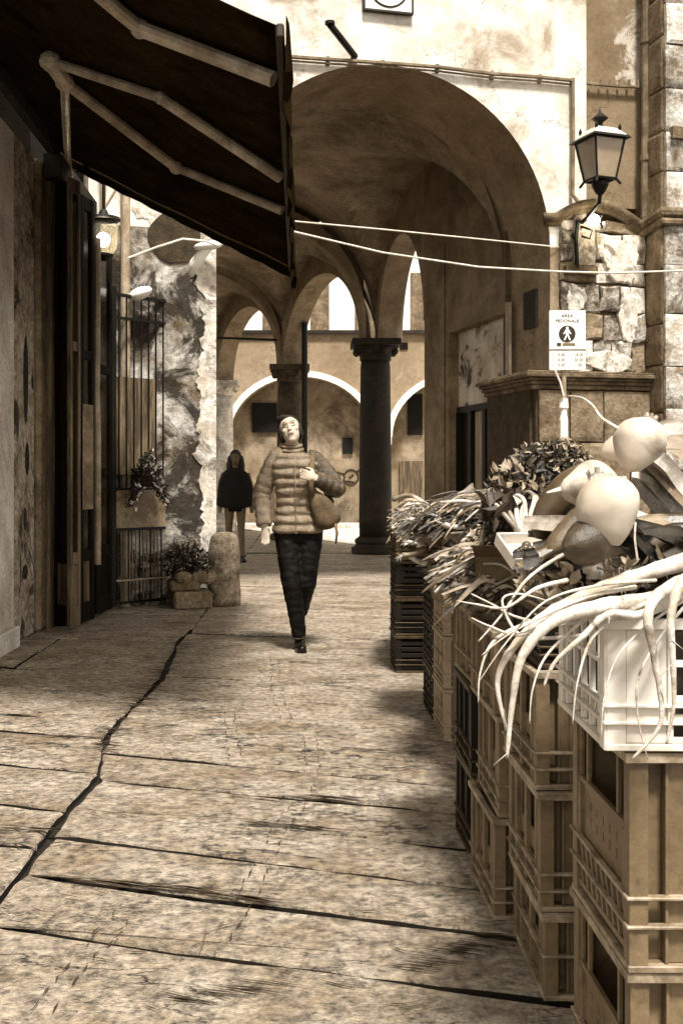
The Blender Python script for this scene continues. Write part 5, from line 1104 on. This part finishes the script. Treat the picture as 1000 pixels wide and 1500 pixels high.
# hair
h = MB(); hell(h, (-.004,.034,.058), .086,.092,.084); hell(h, (-.03,-.01,.10), .055,.06,.028); hell(h, (0,.060,-.01), .078,.065,.085); hell(h, (-.070,.02,.0), .024,.045,.075); hell(h, (.070,.02,.0), .022,.045,.07)
h.v = [v for v in h.v]; remesh(h, 'hair', M['hair'], wom, .008, 2, post=lambda c_, n_: c_ + n_*.004*noise.noise(c_*60))
# closed eyes, brows, smile as thin marks on the face
q = MB()
for s_ in (-1, 1):
    q.tube([HM @ V((s_*(.030+.014*math.cos(a)), -.0835+.004*abs(math.cos(a)), .006-.006*math.sin(a))) for a in [PI*k/6 for k in range(7)]], .0028, 5)
    q.tube([HM @ V((s_*.016,-.089,.034)), HM @ V((s_*.032,-.087,.041)), HM @ V((s_*.05,-.076,.034))], .0022, 5)
q.v = q.v; q.build('eyelids_and_brows', M['hair'], None).parent = wom
q = MB(); q.tube([HM @ V((x, -.0975+.4*abs(x), -.058+.25*abs(x))) for x in (-.022,-.012,0,.012,.022)], .0024, 6); q.build('mouth', M['beet'], None).parent = wom
# jacket: torso, sleeves, collar
def puff(z): return .022*abs(math.sin(PI*(z-.86)/.068))**.6
j = MB(); rings = []
prof = [(.86,0,.172,.125),(.95,0,.165,.12),(1.05,-.005,.138,.105),(1.13,-.012,.128,.100),(1.22,-.018,.144,.11),(1.32,-.02,.160,.118),(1.38,-.02,.160,.115),(1.42,-.025,.135,.105),(1.455,-.035,.088,.085)]
zz = .865
while zz < 1.455:
    for i in range(len(prof)-1):
        if prof[i][0] <= zz <= prof[i+1][0]: break
    t = (zz-prof[i][0])/(prof[i+1][0]-prof[i][0]); cx = prof[i][1]+(prof[i+1][1]-prof[i][1])*t; rx = prof[i][2]+(prof[i+1][2]-prof[i][2])*t; ry = prof[i][3]+(prof[i+1][3]-prof[i][3])*t
    p_ = puff(zz); rings.append([V((cx+(rx+p_)*math.copysign(abs(math.cos(a))**.85, math.cos(a)), .0+(ry+p_)*math.copysign(abs(math.sin(a))**.85, math.sin(a)) , zz+.004*math.sin(a*5+zz*40))) for a in [2*PI*k/44 for k in range(44)]])
    zz += .0085
j.loft(rings); jo = j.build('jacket', M['puffer'], None, smooth=True); jo.parent = wom
for i, (arm_, nm_, m) in enumerate(((armL, 'sleeve', M['puffer']), (armR, 'sleeve', M['puffer_shaded']))):
    s_ = MB(); P = curve_pts([arm_[0]+V((.075 if i == 0 else -.07,0,.028)), arm_[0]+V((.03 if i == 0 else -.03,0,.015)), arm_[0].lerp(arm_[1],.5), arm_[1], arm_[1].lerp(arm_[2],.5), arm_[2]], 9); L_ = 0; rs = []
    for k, p in enumerate(P):
        if k: L_ += (p-P[k-1]).length
        t = k/(len(P)-1); rs.append((.066+.006*math.sin(PI*t)-.018*t)+.011*abs(math.sin(PI*L_/.066))**.5)
    P = [p for p in P]; s_.tube(P, rs, 16); s_.build(nm_, m, None, smooth=True).parent = wom
c_ = MB()
for k in range(3):
    z = 1.435+k*.030; pr = []
    for t in range(7): zz = z+t*.005; r_ = .080+.012*math.sin(PI*t/6)-k*.004; pr.append([V((-.04-.005*k+r_*1.05*math.cos(a), .005+r_*math.sin(a), zz+.016*math.sin(a))) for a in [2*PI*q_/24 for q_ in range(24)]])
    c_.loft(pr)
c_.build('collar', M['puffer'], None, smooth=True).parent = wom
q = MB(); q.tube([V((-.01-.018*(z-.86)*1.2, -(.152 if z < 1.0 else .142 if z < 1.15 else .15 if z < 1.38 else .125), z)) for z in [.865+.05*k for k in range(12)]], .0026, 5, 1.4); q.build('zip', M['worn_metal'], None).parent = wom
# trousers
t_ = MB(); limb(t_, [legL[0]+V((0,0,.02)), legL[1], V((.012,-.008,.10))], [.104,.075,.052]); limb(t_, [legR[0]+V((0,0,.02)), legR[1], legR[2]+V((.0,-.03,.03))], [.104,.075,.055]); ring_loft(t_, [(0,0,.80,.13,.10),(0,0,.88,.172,.125),(0,0,.93,.160,.118)])
remesh(t_, 'trousers', M['trousers'], wom, .009, 2, post=lambda c_, n_: c_ + n_*.007*noise.noise(V((c_.x*18, c_.y*18, c_.z*28))))
def shoe(M_, name='shoe'):
    s_ = MB(); s_.ell((0,0,0), .036,.055,.035,12,8, M_ @ Matrix.Translation((0,.02,.045))); s_.ell((0,0,0), .042,.085,.032,12,8, M_ @ Matrix.Translation((0,-.085,.034))); s_.ell((0,0,0), .038,.04,.06,12,8, M_ @ Matrix.Translation((0,.03,.09)))
    s_.box(-.036,.036,-.15,.06,.0,.018, M_); return s_
remesh(shoe(Matrix.Translation((.012,-.01,0)) @ Matrix.Rotation(R(8),4,'Z')), 'shoe', M['shoe'], wom, .007, 2)
remesh(shoe(Matrix.Translation((.02,.32,.12)) @ Matrix.Rotation(R(50),4,'X')), 'shoe', M['shoe'], wom, .008, 2)
# shoulder bag at her side with strap over the shoulder
BG = thing('shoulder_bag', 'soft canvas bag hanging at the side of the woman in the quilted jacket', 'bag', (wr.x+.2, wr.y-.02, 1.0))
o_ = Vector((wr.x, wr.y, 0)); q = MB()
out = [(.075,1.20),(.12,1.19),(.20,1.15),(.265,1.08),(.325,1.0),(.31,.94),(.24,.885),(.15,.885),(.11,.96),(.08,1.07)]
cx_ = sum(p[0] for p in out)/len(out); cz_ = sum(p[1] for p in out)/len(out); rg = []
for yy, k in ((-.05,.1),(-.055,.55),(-.04,.85),(-.0,1),(.05,.98),(.09,.8),(.10,.1)):
    rg.append([o_+V((cx_+(x-cx_)*k, yy-.12, cz_+(z-cz_)*k)) for x, z in out])
q.loft(rg); bo_ = q.build('bag_body', M['bag'], BG, smooth=True); bo_.modifiers.new('s','SUBSURF').levels = 1; bo_.modifiers['s'].render_levels = 2
q = MB(); q.tube([o_+V(p) for p in ((.10,-.17,1.14),(.095,-.18,1.25),(.10,-.13,1.36),(.11,-.03,1.45),(.12,.08,1.38),(.2,.1,1.2),(.25,-.02,1.08))], .012, 6, 2.0); q.build('strap', M['bag'], BG, smooth=True)
q = MB(); q.tube([o_+V(p) for p in ((.27,-.14,.95),(.285,-.15,.87),(.275,-.15,.79))], [.012,.01,.006], 6); q.build('hanging_strap', M['bag'], BG, smooth=True)
# -- far woman in a black cape
fr_ = G(345,822)
fwm = thing('person', 'person with long dark hair in a short black cape walking away behind the bollard', 'person', (fr_.x, fr_.y, 0))
fwm['label'] = 'person with long dark hair, short black cape and bare looking legs beyond the bollard'
b = MB(); ring_loft(b, [(0,0,.76,.11,.09),(0,0,.88,.155,.11),(0,0,1.05,.12,.09),(0,0,1.25,.15,.1),(0,0,1.36,.14,.09),(0,0,1.41,.05,.05)])
limb(b, [V((-.09,0,.86)), V((-.10,-.03,.47)), V((-.09,.04,.07))], [.085,.052,.036]); limb(b, [V((.085,0,.86)), V((.09,-.05,.47)), V((.12,-.16,.08))], [.085,.052,.036])
limb(b, [V((0,0,1.36)), V((0,-.01,1.5))], [.055,.05]); HM = Matrix.Translation((.0,-.01,1.56)) @ Matrix.Rotation(R(8),4,'X')
hell(b, (0,.01,.03), .075,.088,.085); hell(b, (0,-.025,-.03), .058,.064,.078); hell(b, (0,-.09,-.015), .012,.016,.026); hell(b, (-.03,-.066,-.02), .02,.015,.018); hell(b, (.03,-.066,-.02), .02,.015,.018)
limb(b, [V((-.17,0,1.34)), V((-.25,.0,1.08)), V((-.24,-.05,.88))], [.05,.04,.027]); limb(b, [V((.17,0,1.34)), V((.25,.0,1.08)), V((.26,-.05,.88))], [.05,.04,.027])
hand(b, V((-.24,-.05,.88)), V((.1,-.2,-1)), V((.9,-.4,0)), 1, .5); hand(b, V((.26,-.05,.88)), V((-.1,-.2,-1)), V((-.9,-.4,0)), 1, -.5)
remesh(b, 'body', M['skin_dark'], fwm, .009, 1)
h = MB(); hell(h, (0,.035,.05), .09,.095,.09); limb(h, [V((-.07,.03,1.6)), V((-.095,.02,1.46)), V((-.11,-.05,1.28))], [.045,.05,.03]); limb(h, [V((.07,.03,1.6)), V((.095,.02,1.46)), V((.11,-.05,1.28))], [.045,.05,.03]); limb(h, [V((0,.08,1.58)), V((0,.1,1.2))], [.08,.07])
remesh(h, 'hair', M['hair'], fwm, .011, 2)
c_ = MB(); rgs = []
for z, rx, ry in ((.83,.30,.16),(.9,.30,.16),(1.05,.27,.16),(1.2,.245,.15),(1.33,.20,.13),(1.39,.13,.10),(1.43,.07,.07)):
    rgs.append([V(((rx+.012*math.sin(5*a+z*8))*math.cos(a), (ry+.01*math.sin(4*a))*math.sin(a), z+.03*math.cos(2*a)*(1 if z < 1 else .2))) for a in [2*PI*k/36 for k in range(36)]])
c_.loft(rgs, cap=False); co2 = c_.build('cape', M['black_cloth'], None, smooth=True); co2.parent = fwm; mo = co2.modifiers.new('t','SOLIDIFY'); mo.thickness = .012
q = MB(); ring_loft(q, [(0,0,.76,.15,.11),(0,0,.9,.17,.12),(0,0,1.1,.13,.1)]); q.build('shorts', M['black_cloth'], None, smooth=True).parent = fwm
remesh(shoe(Matrix.Translation((-.09,.02,0))), 'shoe', M['shoe'], fwm, .009, 2); remesh(shoe(Matrix.Translation((.12,-.18,.0)) @ Matrix.Rotation(R(12),4,'Z')), 'shoe', M['shoe'], fwm, .009, 2)
